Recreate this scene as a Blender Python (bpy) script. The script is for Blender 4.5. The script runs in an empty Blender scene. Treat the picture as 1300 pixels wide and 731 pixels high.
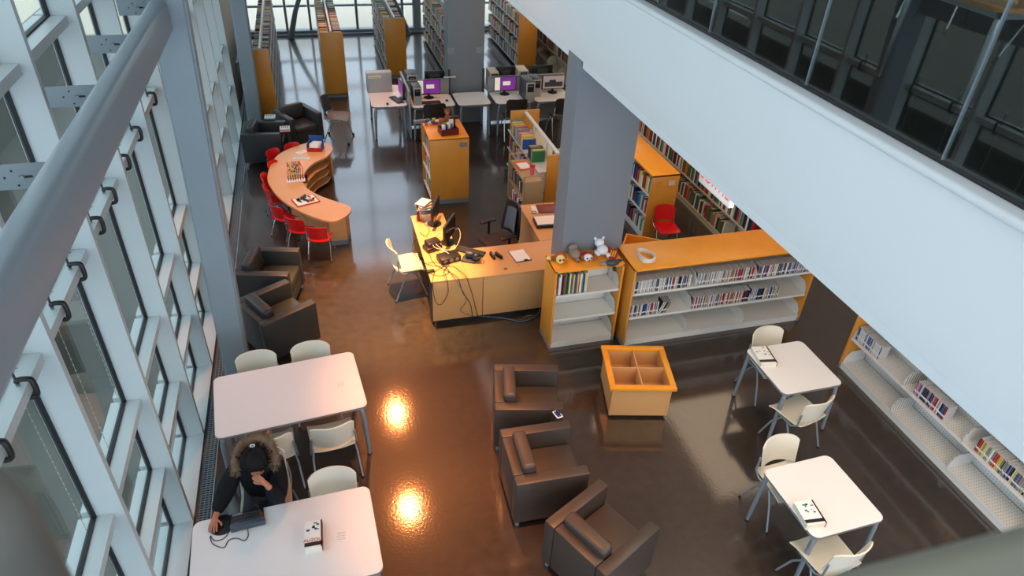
import bpy, bmesh, math, random
from mathutils import Vector, Matrix
random.seed(7)
PI = math.pi
S = bpy.context.scene
COL = S.collection

# ------------------------------------------------------------------ camera, world, lights, exposure
R = ((0.96366859, -0.26370503, 0.04245602), (-0.11661918, -0.55839973, -0.82133411), (0.24029737, 0.78654269, -0.56886534))
FPX = 875.32
CAMZ = 5.9
cam_d = bpy.data.cameras.new('camera'); cam = bpy.data.objects.new('camera', cam_d); COL.objects.link(cam)
S.camera = cam
cam_d.sensor_width = 36; cam_d.lens = FPX / 1300 * 36; cam_d.clip_start = .05; cam_d.clip_end = 200
cam.matrix_world = Matrix(((R[0][0], -R[1][0], -R[2][0], 0), (R[0][1], -R[1][1], -R[2][1], 0), (R[0][2], -R[1][2], -R[2][2], CAMZ), (0, 0, 0, 1)))
cam_d.dof.use_dof = True; cam_d.dof.focus_distance = 7.5; cam_d.dof.aperture_fstop = 4.0

W = bpy.data.worlds.new('sky'); S.world = W; W.use_nodes = True
bg = W.node_tree.nodes['Background']; bg.inputs[0].default_value = (.70, .84, 1.0, 1); bg.inputs[1].default_value = 2.7
S.view_settings.view_transform = 'Standard'; S.view_settings.look = 'None'
S.view_settings.exposure = 0.0; S.view_settings.gamma = 1; S.view_settings.use_curve_mapping = False

def area(name, loc, rot, sx, sy, power, color):
    l = bpy.data.lights.new(name, 'AREA'); l.shape = 'RECTANGLE'; l.size = sx; l.size_y = sy; l.energy = power; l.color = color
    o = bpy.data.objects.new(name, l); o.location = loc; o.rotation_euler = rot; COL.objects.link(o); return o
def spot(name, loc, to, power, color, ang, blend=.8, rad=.06):
    l = bpy.data.lights.new(name, 'SPOT'); l.energy = power; l.color = color; l.spot_size = math.radians(ang); l.spot_blend = blend; l.shadow_soft_size = rad
    o = bpy.data.objects.new(name, l); o.location = loc
    d = Vector(to) - Vector(loc); o.rotation_euler = d.to_track_quat('-Z', 'Y').to_euler(); COL.objects.link(o); return o
WARM = (1.0, .36, .11)
spot('atrium_spot', (.75, 8.5, 8.6), (.62, 8.25, 0), 12500, (1, .54, .18), 24)
spot('atrium_spot', (1.3, 5.5, 8.6), (.95, 5.6, 0), 3600, WARM, 23, 1)
spot('atrium_spot', (1.3, 3.9, 8.6), (1.0, 3.9, 0), 3000, WARM, 23, 1)
spot('atrium_spot', (1.04, 11.3, 8.7), (.75, 7.0, 0), 950, (1, .30, .08), 50, .7, .055)
spot('atrium_spot', (1.16, 14.7, 8.7), (.8, 8.8, 0), 850, (1, .30, .08), 50, .7, .05)
spot('atrium_spot', (1.0, 15.2, 8.6), (1.0, 14.5, 0), 1400, (1, .42, .17), 30)
spot('atrium_spot', (.5, 11.6, 8.6), (.2, 11.2, 0), 1500, (1, .50, .25), 30)
spot('atrium_spot', (.6, 19.0, 8.6), (.6, 18.0, 0), 1500, (1, .45, .18), 22)
SOFT = (1.0, .74, .50)
for lx, ly, p in ((4.6, .6, 90), (3.75, 3.5, 62), (6.6, 7.6, 26), (5.0, 9.6, 32), (4.8, 13.0, 30), (7.6, 17.0, 70)):  # assumed ceiling lights; the second is added fill for the bookcase fronts
    area('underslab_lamp_fill', (lx, ly, 3.58), (0, 0, 0), 1.6, 2.6, p, SOFT)
area('atrium_fill', (.2, -1.0, 8.7), (0, 0, 0), 2.4, 3.4, 60, (1, .90, .80))  # added overhead fill behind the camera, no known fixture
area('upper_floor_lamp', (7.5, 6.0, 8.2), (0, 0, 0), 1.0, 1.0, 14, (1, .86, .72))

# ------------------------------------------------------------------ helpers
def ray(px, py):
    d = ((px - 650) / FPX, (py - 365.5) / FPX, 1.0)
    return Vector((sum(R[k][0] * d[k] for k in range(3)), sum(R[k][1] * d[k] for k in range(3)), sum(R[k][2] * d[k] for k in range(3))))
def at(px, py, z=0.0):
    """point of the horizontal plane at height z measured at a place in the photograph"""
    r = ray(px, py); t = (z - CAMZ) / r.z
    return Vector((t * r.x, t * r.y, z))

def srgb(r, g, b):
    f = lambda c: (c / 255 / 12.92) if c / 255 <= .04045 else ((c / 255 + .055) / 1.055) ** 2.4
    return (f(r), f(g), f(b), 1)
MATS = {}
def mat(name, rgb, rough=.5, metal=0, var=.06, scale=8, bump=0, stretch=None, emis=0, spec=.5):
    if name in MATS: return MATS[name]
    m = bpy.data.materials.new(name); m.use_nodes = True; nt = m.node_tree; b = nt.nodes['Principled BSDF']
    c = srgb(*rgb)
    b.inputs['Roughness'].default_value = rough; b.inputs['Metallic'].default_value = metal
    b.inputs['Specular IOR Level'].default_value = spec
    tc = nt.nodes.new('ShaderNodeTexCoord'); mp = nt.nodes.new('ShaderNodeMapping'); nz = nt.nodes.new('ShaderNodeTexNoise')
    nz.inputs['Scale'].default_value = scale; nz.inputs['Detail'].default_value = 4
    if stretch: mp.inputs['Scale'].default_value = stretch
    nt.links.new(tc.outputs['Object'], mp.inputs[0]); nt.links.new(mp.outputs[0], nz.inputs['Vector'])
    mx = nt.nodes.new('ShaderNodeMix'); mx.data_type = 'RGBA'
    mx.inputs[6].default_value = tuple(max(0, x * (1 - var)) for x in c[:3]) + (1,)
    mx.inputs[7].default_value = tuple(min(1, x * (1 + var)) for x in c[:3]) + (1,)
    nt.links.new(nz.outputs[0], mx.inputs[0]); nt.links.new(mx.outputs[2], b.inputs['Base Color'])
    if bump:
        bp = nt.nodes.new('ShaderNodeBump'); bp.inputs['Strength'].default_value = bump; bp.inputs['Distance'].default_value = .01
        nt.links.new(nz.outputs[0], bp.inputs['Height']); nt.links.new(bp.outputs[0], b.inputs['Normal'])
    if emis:
        b.inputs['Emission Strength'].default_value = emis; nt.links.new(mx.outputs[2], b.inputs['Emission Color'])
    MATS[name] = m; return m
def glassmat(name, tint, ior=1.5, rough=0.0, graze=1.0):
    m = bpy.data.materials.new(name); m.use_nodes = True; nt = m.node_tree; nt.nodes.clear()
    out = nt.nodes.new('ShaderNodeOutputMaterial'); t = nt.nodes.new('ShaderNodeBsdfTransparent'); g = nt.nodes.new('ShaderNodeBsdfGlossy')
    t.inputs[0].default_value = tint + (1,); g.inputs['Roughness'].default_value = rough; g.inputs[0].default_value = (1, 1, 1, 1)
    # Schlick reflectance, the same from both sides of the pane
    f0 = ((ior - 1) / (ior + 1)) ** 2
    lw = nt.nodes.new('ShaderNodeLayerWeight'); lw.inputs[0].default_value = .5
    pw = nt.nodes.new('ShaderNodeMath'); pw.operation = 'POWER'; pw.inputs[1].default_value = 5; nt.links.new(lw.outputs['Facing'], pw.inputs[0])
    ma = nt.nodes.new('ShaderNodeMath'); ma.operation = 'MULTIPLY_ADD'; ma.inputs[1].default_value = (1 - f0) * graze; ma.inputs[2].default_value = f0; nt.links.new(pw.outputs[0], ma.inputs[0])
    mx = nt.nodes.new('ShaderNodeMixShader'); nt.links.new(ma.outputs[0], mx.inputs[0]); nt.links.new(t.outputs[0], mx.inputs[1]); nt.links.new(g.outputs[0], mx.inputs[2])
    nt.links.new(mx.outputs[0], out.inputs[0]); MATS[name] = m; return m

class MB:
    def __init__(s): s.bm = bmesh.new(); s.mats = []; s.T = Matrix()
    def mi(s, m):
        if m not in s.mats: s.mats.append(m)
        return s.mats.index(m)
    def _fin(s, geom_faces, m, T=None):
        i = s.mi(m) if m else 0
        vs = set()
        for f in geom_faces:
            f.material_index = i; vs.update(f.verts)
        M = s.T @ T if T is not None else s.T
        for v in vs: v.co = M @ v.co
        return s
    def box(s, c, d, m=None, r=0, T=None, seg=2):
        n0 = len(s.bm.faces)
        g = bmesh.ops.create_cube(s.bm, size=1)
        for v in g['verts']: v.co = Vector((v.co.x * d[0] + c[0], v.co.y * d[1] + c[1], v.co.z * d[2] + c[2]))
        fs = set(f for v in g['verts'] for f in v.link_faces)
        if r > 0:
            r = min(r, min(d) * .49)
            es = list(set(e for f in fs for e in f.edges))
            rr = bmesh.ops.bevel(s.bm, geom=es, offset=r, segments=seg, affect='EDGES', profile=.5)
            vs = set(rr['verts']) | set(v for v in g['verts'] if v.is_valid)
            fs = set(f for v in vs for f in v.link_faces)
        return s._fin(fs, m, T)
    def quad(s, pts, m=None):
        vs = [s.bm.verts.new(p) for p in pts]; f = s.bm.faces.new(vs); return s._fin([f], m)
    def tube(s, pts, r, m=None, seg=8, T=None, cap=True, closed=False):
        pts = [Vector(p) for p in pts]; n = len(pts); rr = r if isinstance(r, (list, tuple)) else [r] * n
        rings = []; up = None; fs = []
        for i, p in enumerate(pts):
            if closed: t = (pts[(i + 1) % n] - pts[i - 1])
            else: t = (pts[min(i + 1, n - 1)] - pts[max(i - 1, 0)])
            t.normalize()
            if up is None:
                a = Vector((0, 0, 1)) if abs(t.z) < .9 else Vector((1, 0, 0)); up = (a - t * a.dot(t)).normalized()
            else:
                up = up - t * up.dot(t)
                up = up.normalized() if up.length > 1e-6 else t.orthogonal().normalized()
            sd = t.cross(up)
            rings.append([s.bm.verts.new(p + (up * math.cos(2 * PI * k / seg) + sd * math.sin(2 * PI * k / seg)) * rr[i]) for k in range(seg)])
        rg = range(n if closed else n - 1)
        for i in rg:
            A, B = rings[i], rings[(i + 1) % n]
            for k in range(seg): fs.append(s.bm.faces.new((A[k], A[(k + 1) % seg], B[(k + 1) % seg], B[k])))
        if cap and not closed:
            fs.append(s.bm.faces.new(rings[0][::-1])); fs.append(s.bm.faces.new(rings[-1]))
        return s._fin(fs, m, T)
    def cyl(s, a, b, r, m=None, r2=None, seg=14, T=None): return s.tube([a, b], [r, r if r2 is None else r2], m, seg, T)
    def prism(s, pts, z0, z1, m=None, T=None, mtop=None):
        lo = [s.bm.verts.new((p[0], p[1], z0)) for p in pts]; hi = [s.bm.verts.new((p[0], p[1], z1)) for p in pts]; n = len(pts)
        fs = [s.bm.faces.new((lo[i], lo[(i + 1) % n], hi[(i + 1) % n], hi[i])) for i in range(n)]
        fs.append(s.bm.faces.new(lo[::-1])); top = s.bm.faces.new(hi); fs.append(top)
        s._fin(fs, m, T)
        if mtop: top.material_index = s.mi(mtop)
        return s
    def lathe(s, prof, m=None, seg=20, T=None):
        rings = [[s.bm.verts.new((max(r, 1e-4) * math.cos(2 * PI * k / seg), max(r, 1e-4) * math.sin(2 * PI * k / seg), z)) for k in range(seg)] for r, z in prof]
        fs = []
        for A, B in zip(rings, rings[1:]):
            for k in range(seg): fs.append(s.bm.faces.new((A[k], A[(k + 1) % seg], B[(k + 1) % seg], B[k])))
        fs.append(s.bm.faces.new(rings[0][::-1])); fs.append(s.bm.faces.new(rings[-1]))
        return s._fin(fs, m, T)
    def ball(s, c, d, m=None, seg=14, T=None):
        g = bmesh.ops.create_uvsphere(s.bm, u_segments=seg, v_segments=max(6, seg * 2 // 3), radius=.5)
        for v in g['verts']: v.co = Vector((v.co.x * d[0] + c[0], v.co.y * d[1] + c[1], v.co.z * d[2] + c[2]))
        return s._fin(set(f for v in g['verts'] for f in v.link_faces), m, T)
    def sheet(s, fn, nu, nv, t, m=None, T=None):
        """curved sheet of thickness t: fn(u,v) -> point, u,v in 0..1"""
        P = [[Vector(fn(i / nu, j / nv)) for j in range(nv + 1)] for i in range(nu + 1)]
        A, B = [], []
        for i in range(nu + 1):
            ra, rb = [], []
            for j in range(nv + 1):
                du = P[min(i + 1, nu)][j] - P[max(i - 1, 0)][j]; dv = P[i][min(j + 1, nv)] - P[i][max(j - 1, 0)]
                n = du.cross(dv); n = n.normalized() if n.length > 1e-9 else Vector((0, 0, 1))
                ra.append(s.bm.verts.new(P[i][j] + n * t / 2)); rb.append(s.bm.verts.new(P[i][j] - n * t / 2))
            A.append(ra); B.append(rb)
        fs = []
        for i in range(nu):
            for j in range(nv):
                fs.append(s.bm.faces.new((A[i][j], A[i + 1][j], A[i + 1][j + 1], A[i][j + 1])))
                fs.append(s.bm.faces.new((B[i][j], B[i][j + 1], B[i + 1][j + 1], B[i + 1][j])))
        for i in range(nu):
            fs.append(s.bm.faces.new((A[i][0], B[i][0], B[i + 1][0], A[i + 1][0]))); fs.append(s.bm.faces.new((A[i][nv], A[i + 1][nv], B[i + 1][nv], B[i][nv])))
        for j in range(nv):
            fs.append(s.bm.faces.new((A[0][j], A[0][j + 1], B[0][j + 1], B[0][j]))); fs.append(s.bm.faces.new((A[nu][j], B[nu][j], B[nu][j + 1], A[nu][j + 1])))
        return s._fin(fs, m, T)
    def mesh(s, name, m=None):
        me = bpy.data.meshes.new(name)
        bmesh.ops.recalc_face_normals(s.bm, faces=s.bm.faces[:])
        s.bm.to_mesh(me); s.bm.free()
        if not s.mats and m: s.mats = [m]
        for x in s.mats: me.materials.append(x)
        me.shade_smooth(); me.set_sharp_from_angle(angle=math.radians(38))
        return me
def obj(name, mb, parent=None, m=None):
    me = mb.mesh(name, m) if isinstance(mb, MB) else mb
    o = bpy.data.objects.new(name, me); COL.objects.link(o)
    if parent: o.parent = parent
    return o
def tag(o, label=None, cat=None, group=None, kind=None):
    if label: o['label'] = label
    if cat: o['category'] = cat
    if group: o['group'] = group
    if kind: o['kind'] = kind
    return o
def thing(name, label, cat, loc=(0, 0, 0), rz=0, group=None):
    o = bpy.data.objects.new(name, None); o.empty_display_size = .1; COL.objects.link(o)
    o.location = loc; o.rotation_euler = (0, 0, rz); return tag(o, label, cat, group)
def struct(name, mb, m=None, parent=None):
    o = obj(name, mb, parent, m)
    if not parent: o['kind'] = 'structure'
    return o
def dup(root, loc, rz, label, group=None, scale=None):
    def cp(o, par):
        c = o.copy(); COL.objects.link(c)
        if par: c.parent = par
        for ch in o.children: cp(ch, c)
        return c
    r = cp(root, None); r.location = loc; r.rotation_euler = (0, 0, rz); r['label'] = label
    if group: r['group'] = group
    if scale: r.scale = scale
    return r
def rrect(w, d, r, n=6):
    pts = []
    for cx, cy, a0 in ((w / 2 - r, d / 2 - r, 0), (-w / 2 + r, d / 2 - r, 90), (-w / 2 + r, -d / 2 + r, 180), (w / 2 - r, -d / 2 + r, 270)):
        for k in range(n + 1):
            a = math.radians(a0 + 90 * k / n); pts.append((cx + r * math.cos(a), cy + r * math.sin(a)))
    return pts
def smooth(pts, n=6, closed=True):
    P = [Vector(p) for p in pts]; out = []; L = len(P)
    for i in range(L if closed else L - 1):
        if closed: p0, p1, p2, p3 = P[i - 1], P[i], P[(i + 1) % L], P[(i + 2) % L]
        else: p0, p1, p2, p3 = P[max(i - 1, 0)], P[i], P[i + 1], P[min(i + 2, L - 1)]
        for k in range(n):
            t = k / n
            out.append(.5 * ((2 * p1) + (p2 - p0) * t + (2 * p0 - 5 * p1 + 4 * p2 - p3) * t * t + (3 * p1 - p0 - 3 * p2 + p3) * t ** 3))
    if not closed: out.append(P[-1])
    return out
def text(mb_name, s, size, m, parent, loc, rot, ext=.0006, align='CENTER'):
    c = bpy.data.curves.new(mb_name, 'FONT'); c.body = s; c.size = size; c.extrude = ext; c.align_x = align; c.align_y = 'CENTER'
    t = bpy.data.objects.new(mb_name, c); COL.objects.link(t)
    bpy.context.view_layer.update()
    me = bpy.data.meshes.new_from_object(t.evaluated_get(bpy.context.evaluated_depsgraph_get()))
    bpy.data.objects.remove(t); me.materials.clear(); me.materials.append(m)
    o = bpy.data.objects.new(mb_name, me); COL.objects.link(o); o.location = loc; o.rotation_euler = rot
    if parent: o.parent = parent
    return o

# ------------------------------------------------------------------ materials
m_alu = mat('pale_painted_aluminium', (186, 193, 194), .42, 0, .02)
m_steel = mat('grey_painted_steel', (140, 152, 160), .38, 0, .04, 3)
m_steeld = mat('grey_painted_bracket', (128, 140, 146), .45, 0, .05)
m_gasket = mat('black_gasket', (16, 17, 20), .6)
m_white = mat('white_plaster', (232, 234, 236), .55, 0, .015, 2)
m_col = mat('grey_column_paint', (118, 124, 132), .55, 0, .03, 3)
m_shelfw = mat('white_shelf_metal', (214, 214, 210), .4, 0, .02)
m_cream = mat('cream_shelf_metal', (205, 192, 172), .45, 0, .03)
m_wood = mat('honey_birch_veneer', (214, 142, 52), .38, 0, .10, 5, stretch=(1, 1, .25))
m_woodtop = mat('orange_birch_top', (238, 152, 40), .34, 0, .10, 5)
m_beech = mat('light_beech_laminate', (208, 154, 98), .38, 0, .06, 6, stretch=(.3, 1, 1))
m_laminate = mat('white_laminate', (226, 223, 224), .35, 0, .015)
m_edge = mat('grey_edge_band', (120, 122, 126), .4)
m_leather = mat('grey_brown_leather', (62, 54, 49), .42, 0, .12, 14, bump=.12)
m_leather2 = mat('charcoal_leather', (50, 50, 50), .42, 0, .12, 14, bump=.12)
m_chrome = mat('brushed_chrome', (190, 192, 196), .25, .9, .02)
m_leg = mat('silver_grey_leg', (134, 142, 150), .35, .3, .03)
m_shell = mat('ivory_plastic', (222, 214, 196), .38, 0, .02)
m_red = mat('red_plastic', (206, 14, 20), .35, 0, .06)
m_black = mat('black_plastic', (22, 22, 24), .4, 0, .1)
m_dgrey = mat('dark_grey_plastic', (58, 60, 64), .42, 0, .06)
m_grey = mat('mid_grey_plastic', (120, 120, 120), .45, 0, .05)
m_silver = mat('silver_plastic', (168, 168, 166), .4, .2, .04)
m_paper = mat('white_paper', (232, 230, 226), .7, 0, .03)
m_pages = mat('book_pages', (226, 216, 196), .8, 0, .08, 60)
m_cloth = mat('black_jacket_cloth', (13, 14, 19), .75, 0, .3, 14, bump=.5, spec=.2)
m_skin = mat('warm_skin', (176, 112, 84), .5, 0, .06)
m_hair = mat('dark_hair', (10, 8, 7), .7, 0, .4, 60, spec=.25)
m_fur = mat('tan_fur', (122, 98, 76), .8, 0, .35, 30)
m_jean = mat('dark_trousers', (30, 32, 40), .8, 0, .2, 20)
m_mesh = mat('grey_chair_mesh', (96, 98, 104), .7, 0, .1, 80)
m_carpet = mat('dark_carpet', (34, 36, 34), .95, 0, .25, 25)
m_ceil = mat('ceiling_paint', (104, 82, 64), .8, 0, .04)
m_beige = mat('beige_wall_panel', (190, 178, 165), .6, 0, .03)
m_ext = mat('outside_concrete', (86, 84, 76), .85, 0, .16, 1.3, bump=.3)
m_extl = mat('outside_pale_paving', (112, 108, 98), .85, 0, .12, .8)
m_sand = mat('outside_bright_ground', (204, 192, 172), .9, 0, .06, .6)
g_win = glassmat('window_glass', (.84, .88, .85), 1.35, graze=.5)
g_far = glassmat('far_window_glass', (.95, .97, .97), 1.35)
g_bal = glassmat('balustrade_glass', (.62, .66, .64), 1.75)

def perforated(name, ax):
    m = bpy.data.materials.new(name); m.use_nodes = True; nt = m.node_tree; b = nt.nodes['Principled BSDF']; b.inputs['Roughness'].default_value = .4
    tc = nt.nodes.new('ShaderNodeTexCoord'); sp = nt.nodes.new('ShaderNodeSeparateXYZ'); nt.links.new(tc.outputs['Object'], sp.inputs[0]); sq = []
    for a in ax:
        k = nt.nodes.new('ShaderNodeMath'); k.operation = 'MULTIPLY'; k.inputs[1].default_value = 28; nt.links.new(sp.outputs[a], k.inputs[0])
        f_ = nt.nodes.new('ShaderNodeMath'); f_.operation = 'FRACT'; nt.links.new(k.outputs[0], f_.inputs[0])
        d = nt.nodes.new('ShaderNodeMath'); d.operation = 'SUBTRACT'; d.inputs[1].default_value = .5; nt.links.new(f_.outputs[0], d.inputs[0])
        p = nt.nodes.new('ShaderNodeMath'); p.operation = 'POWER'; p.inputs[1].default_value = 2; nt.links.new(d.outputs[0], p.inputs[0]); sq.append(p)
    ad = nt.nodes.new('ShaderNodeMath'); ad.operation = 'ADD'; nt.links.new(sq[0].outputs[0], ad.inputs[0]); nt.links.new(sq[1].outputs[0], ad.inputs[1])
    lt = nt.nodes.new('ShaderNodeMath'); lt.operation = 'LESS_THAN'; lt.inputs[1].default_value = .022; nt.links.new(ad.outputs[0], lt.inputs[0])
    mx = nt.nodes.new('ShaderNodeMix'); mx.data_type = 'RGBA'; mx.inputs[6].default_value = srgb(212, 211, 208); mx.inputs[7].default_value = srgb(120, 112, 104)
    nt.links.new(lt.outputs[0], mx.inputs[0]); nt.links.new(mx.outputs[2], b.inputs['Base Color']); return m
m_perf_h = perforated('perforated_shelf_metal', (0, 1)); m_perf_v = perforated('perforated_back_metal', (0, 2))

# floor: polished dark concrete
m_floor = bpy.data.materials.new('polished_dark_concrete'); m_floor.use_nodes = True
nt = m_floor.node_tree; b = nt.nodes['Principled BSDF']; tc = nt.nodes.new('ShaderNodeTexCoord')
def noise(scale, detail=5):
    n = nt.nodes.new('ShaderNodeTexNoise'); n.inputs['Scale'].default_value = scale; n.inputs['Detail'].default_value = detail
    nt.links.new(tc.outputs['Object'], n.inputs['Vector']); return n
n1 = noise(.9); n2 = noise(9, 8); n3 = noise(34, 3)
cr = nt.nodes.new('ShaderNodeValToRGB'); cr.color_ramp.elements[0].position = .3; b.inputs['Coat Weight'].default_value = .85; b.inputs['Coat IOR'].default_value = 1.9; b.inputs['Coat Roughness'].default_value = .08; cr.color_ramp.elements[0].color = srgb(32, 25, 21); cr.color_ramp.elements[1].position = .72; cr.color_ramp.elements[1].color = srgb(62, 47, 38)
mxa = nt.nodes.new('ShaderNodeMix'); mxa.data_type = 'FLOAT'; mxa.inputs[0].default_value = .5
nt.links.new(n1.outputs[0], mxa.inputs[2]); nt.links.new(n2.outputs[0], mxa.inputs[3]); nt.links.new(mxa.outputs[0], cr.inputs[0]); nt.links.new(cr.outputs[0], b.inputs['Base Color'])
rr = nt.nodes.new('ShaderNodeMapRange'); rr.inputs['To Min'].default_value = .30; rr.inputs['To Max'].default_value = .48; nt.links.new(n2.outputs[0], rr.inputs[0]); nt.links.new(rr.outputs[0], b.inputs['Roughness'])
bp = nt.nodes.new('ShaderNodeBump'); bp.inputs['Strength'].default_value = .25; bp.inputs['Distance'].default_value = .004
nt.links.new(n3.outputs[0], bp.inputs['Height']); nt.links.new(bp.outputs[0], b.inputs['Normal'])
bp2 = nt.nodes.new('ShaderNodeBump'); bp2.inputs['Strength'].default_value = .12; bp2.inputs['Distance'].default_value = .004; nt.links.new(n3.outputs[0], bp2.inputs['Height']); nt.links.new(bp2.outputs[0], b.inputs['Coat Normal'])

# ------------------------------------------------------------------ setting: floor, walls, window wall
XW, XG, XM, XT = -1.96, -1.86, -1.665, -1.735     # outside face, glass, mullion nose, transom nose
TOP = 9.0
f = MB(); f.box((5.2, 10.5, -.15), (14.5, 25.4, .3)); struct('floor', f, m_floor)
f = MB(); f.box((4.9, 10.5, TOP + .1), (13.9, 25.4, .2)); struct('ceiling', f, m_ceil)
f = MB(); f.box((-6.2, 10, -.33), (8.4, 26, .3)); struct('trim_1', f, m_ext)
f = MB(); f.box((-17.4, 12, -.3), (14, 40, .3)); struct('trim_2', f, m_extl)
f = MB(); f.box((2, 36, -.33), (70, 24, .3)); struct('trim_3', f, m_sand)
MY = [0.142 + 1.1862 * k for k in range(-1, 14)]   # mullion lines along the left wall
TZ = [0.02, .83, 1.685, 3.17, 4.50, 5.85, 7.2, 8.6]
YEND = MY[-1]
n = 3
for y in MY:
    n += 1; f = MB(); f.box(((-1.888 + XM) / 2, y + .0275, TOP / 2), (XM + 1.888, .055, TOP), m_alu)
    f.box((XG, y + .0275, TOP / 2), (.035, .085, TOP), m_gasket)
    struct('trim_%d' % n, f)
for i, (y0, y1) in enumerate(zip(MY, MY[1:])):
    a, bb = y0 + .055, y1
    f = MB(); f.box((XG, (a + bb) / 2, TOP / 2), (.012, bb - a, TOP - .1), g_win)
    w = struct('window_%d' % (i + 1), f)
    for z in TZ:
        t = MB(); t.box(((XW + XT) / 2, (a + bb) / 2, z - .035), (XT - XW, bb - a - .002, .07), m_alu)
        t.box((XG, (a + bb) / 2, z + .006), (.036, bb - a - .002, .012), m_gasket)
        obj('transom', t, w)
# sill and floor trench beside the window wall
f = MB(); f.box((-1.70, 9.0, .012), (.10, 22, .03), m_alu); f.box((-1.645, 9.0, .02), (.012, 22, .05), m_gasket); struct('baseboard_left', f)
f = MB(); f.box((-1.575, 9.5, .004), (.13, 25, .012), m_black)
for k in range(620):
    f.box((-1.575, 2.6 + k * .031, .012), (.12, .010, .008), m_steeld)
for k in range(3): f.box((-1.615 + .04 * k, 11.5, .013), (.006, 19, .009), m_steeld)
f.box((-1.50, 9.5, .01), (.014, 25, .02), m_chrome); f.box((-1.632, 9.5, .01), (.008, 25, .02), m_chrome)
struct('trim_40', f)
# solid wall beyond the last bay
f = MB(); f.box((-1.86, (YEND + 23.1) / 2 + .03, TOP / 2), (.30, 23.1 - YEND - .06, TOP), m_beige); f.box((-1.69, 17.6, .55), (.06, 1.2, .65), m_alu, .01); struct('wall_left', f)
# far window wall
FY = 22.65
f = MB()
f.box((2.4, FY, .06), (8.9, .30, .14), m_steeld, .01); f.box((2.4, FY - .22, .03), (8.9, .16, .06), m_leg)
struct('baseboard_back', f)
fm = [-2.0, -.62, .07, 1.47, 2.87, 3.32, 4.6, 6.0, 7.2]
n = 41
for x in fm:
    n += 1; wd = .24 if x == 3.32 else .07
    f = MB(); f.box((x, FY, TOP / 2), (wd, .2, TOP), m_steeld if x != 3.32 else m_steel); struct('trim_%d' % n, f)
for i, (x0, x1) in enumerate(zip(fm, fm[1:])):
    f = MB(); f.box(((x0 + x1) / 2, FY, TOP / 2 + .07), (x1 - x0 - .08 if x1 != 3.32 and x0 != 3.32 else x1 - x0 - .20, .012, TOP - .16), g_far); w = struct('window_%d' % (i + 31), f)
    for z in (.82, 1.7, 2.6, 3.6, 5, 6.4, 7.8):
        t = MB(); t.box(((x0 + x1) / 2, FY, z), (x1 - x0 - .09, .12, .05), m_steeld); obj('transom', t, w)
# low outside retaining wall with pale coping, street side wall
f = MB(); f.box((-6.4, 10, .45), (.35, 26, 1.3), m_ext); f.box((-6.4, 10, 1.14), (.5, 26, .10), m_extl, .02); struct('trim_60', f)
f = MB(); f.box((-4.4, 7.7, .25), (3.4, .3, .9), m_ext); f.box((-4.4, 7.7, .74), (3.5, .42, .08), m_extl, .02); struct('trim_61', f)
f = MB(); f.box((2, 46, 3.4), (60, .4, 7.2), m_sand); struct('wall_outside', f)

# ground-floor right wall and back of the upper floor
f = MB(); f.box((9.5, 10.0, 1.7), (.3, 25.4, 3.6), m_beige); struct('wall_right', f)
# gallery slab with white fascia
XF = 2.8
f = MB()
f.box((XF + 4.6, 10.0, 3.96), (9.0, 25.3, .50), m_white)
struct('trim_62', f)
f = MB(); f.box((XF + .05, 10.0, 4.125), (.10, 25.3, .83), m_white, .008); struct('wall_fascia', f)
f = MB(); f.box((XF + .085, 10.0, 3.655), (.09, 25.3, .09), m_white, .004); struct('trim_63', f)
f = MB(); f.box((XF + .03, 10.0, 4.56), (.13, 25.3, .05), m_white, .02, seg=3); f.box((XF + .078, 10.0, 4.59), (.03, 25.3, .03), m_black, .004); struct('trim_64', f)
f = MB(); f.box((XF + 4.75, 10.0, 4.25), (8.8, 25.3, .06), m_carpet); struct('trim_65', f)
f = MB(); f.box((11.9, 10.0, 6.6), (.2, 25.3, 4.7), mat('upper_wall_dark', (70, 66, 60), .8)); struct('wall_upper', f)
# glass balustrade panels, each a pane with a bright joint
yb = [-1.15, -.02, 1.13, 2.42, 3.52, 4.72, 5.92, 7.12, 8.32, 9.52, 10.72, 11.92, 13.12, 14.32, 15.52, 16.72, 17.92, 19.12, 20.32, 21.52, 22.5]
names = ['nearest the camera', 'beside the reflected beam', 'in front of the round wooden table', 'with the reflected steel post', 'with reflected clamps']
for i, (a, bb) in enumerate(zip(yb, yb[1:])):
    p = MB(); p.box((XF + .075, (a + bb) / 2, 5.2), (.014, bb - a - .012, 1.2), g_bal)
    o = obj('window_%d' % (60 + i), p); o['kind'] = 'structure'
    e = MB(); e.box((XF + .075, bb - .006, 5.2), (.018, .010, 1.2), m_leg); obj('joint', e, o)
f = MB(); f.tube([(XF + .075, -1.2, 5.84), (XF + .075, 22.5, 5.84)], .024, m_leg); o = struct('trim_66', f)

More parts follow.
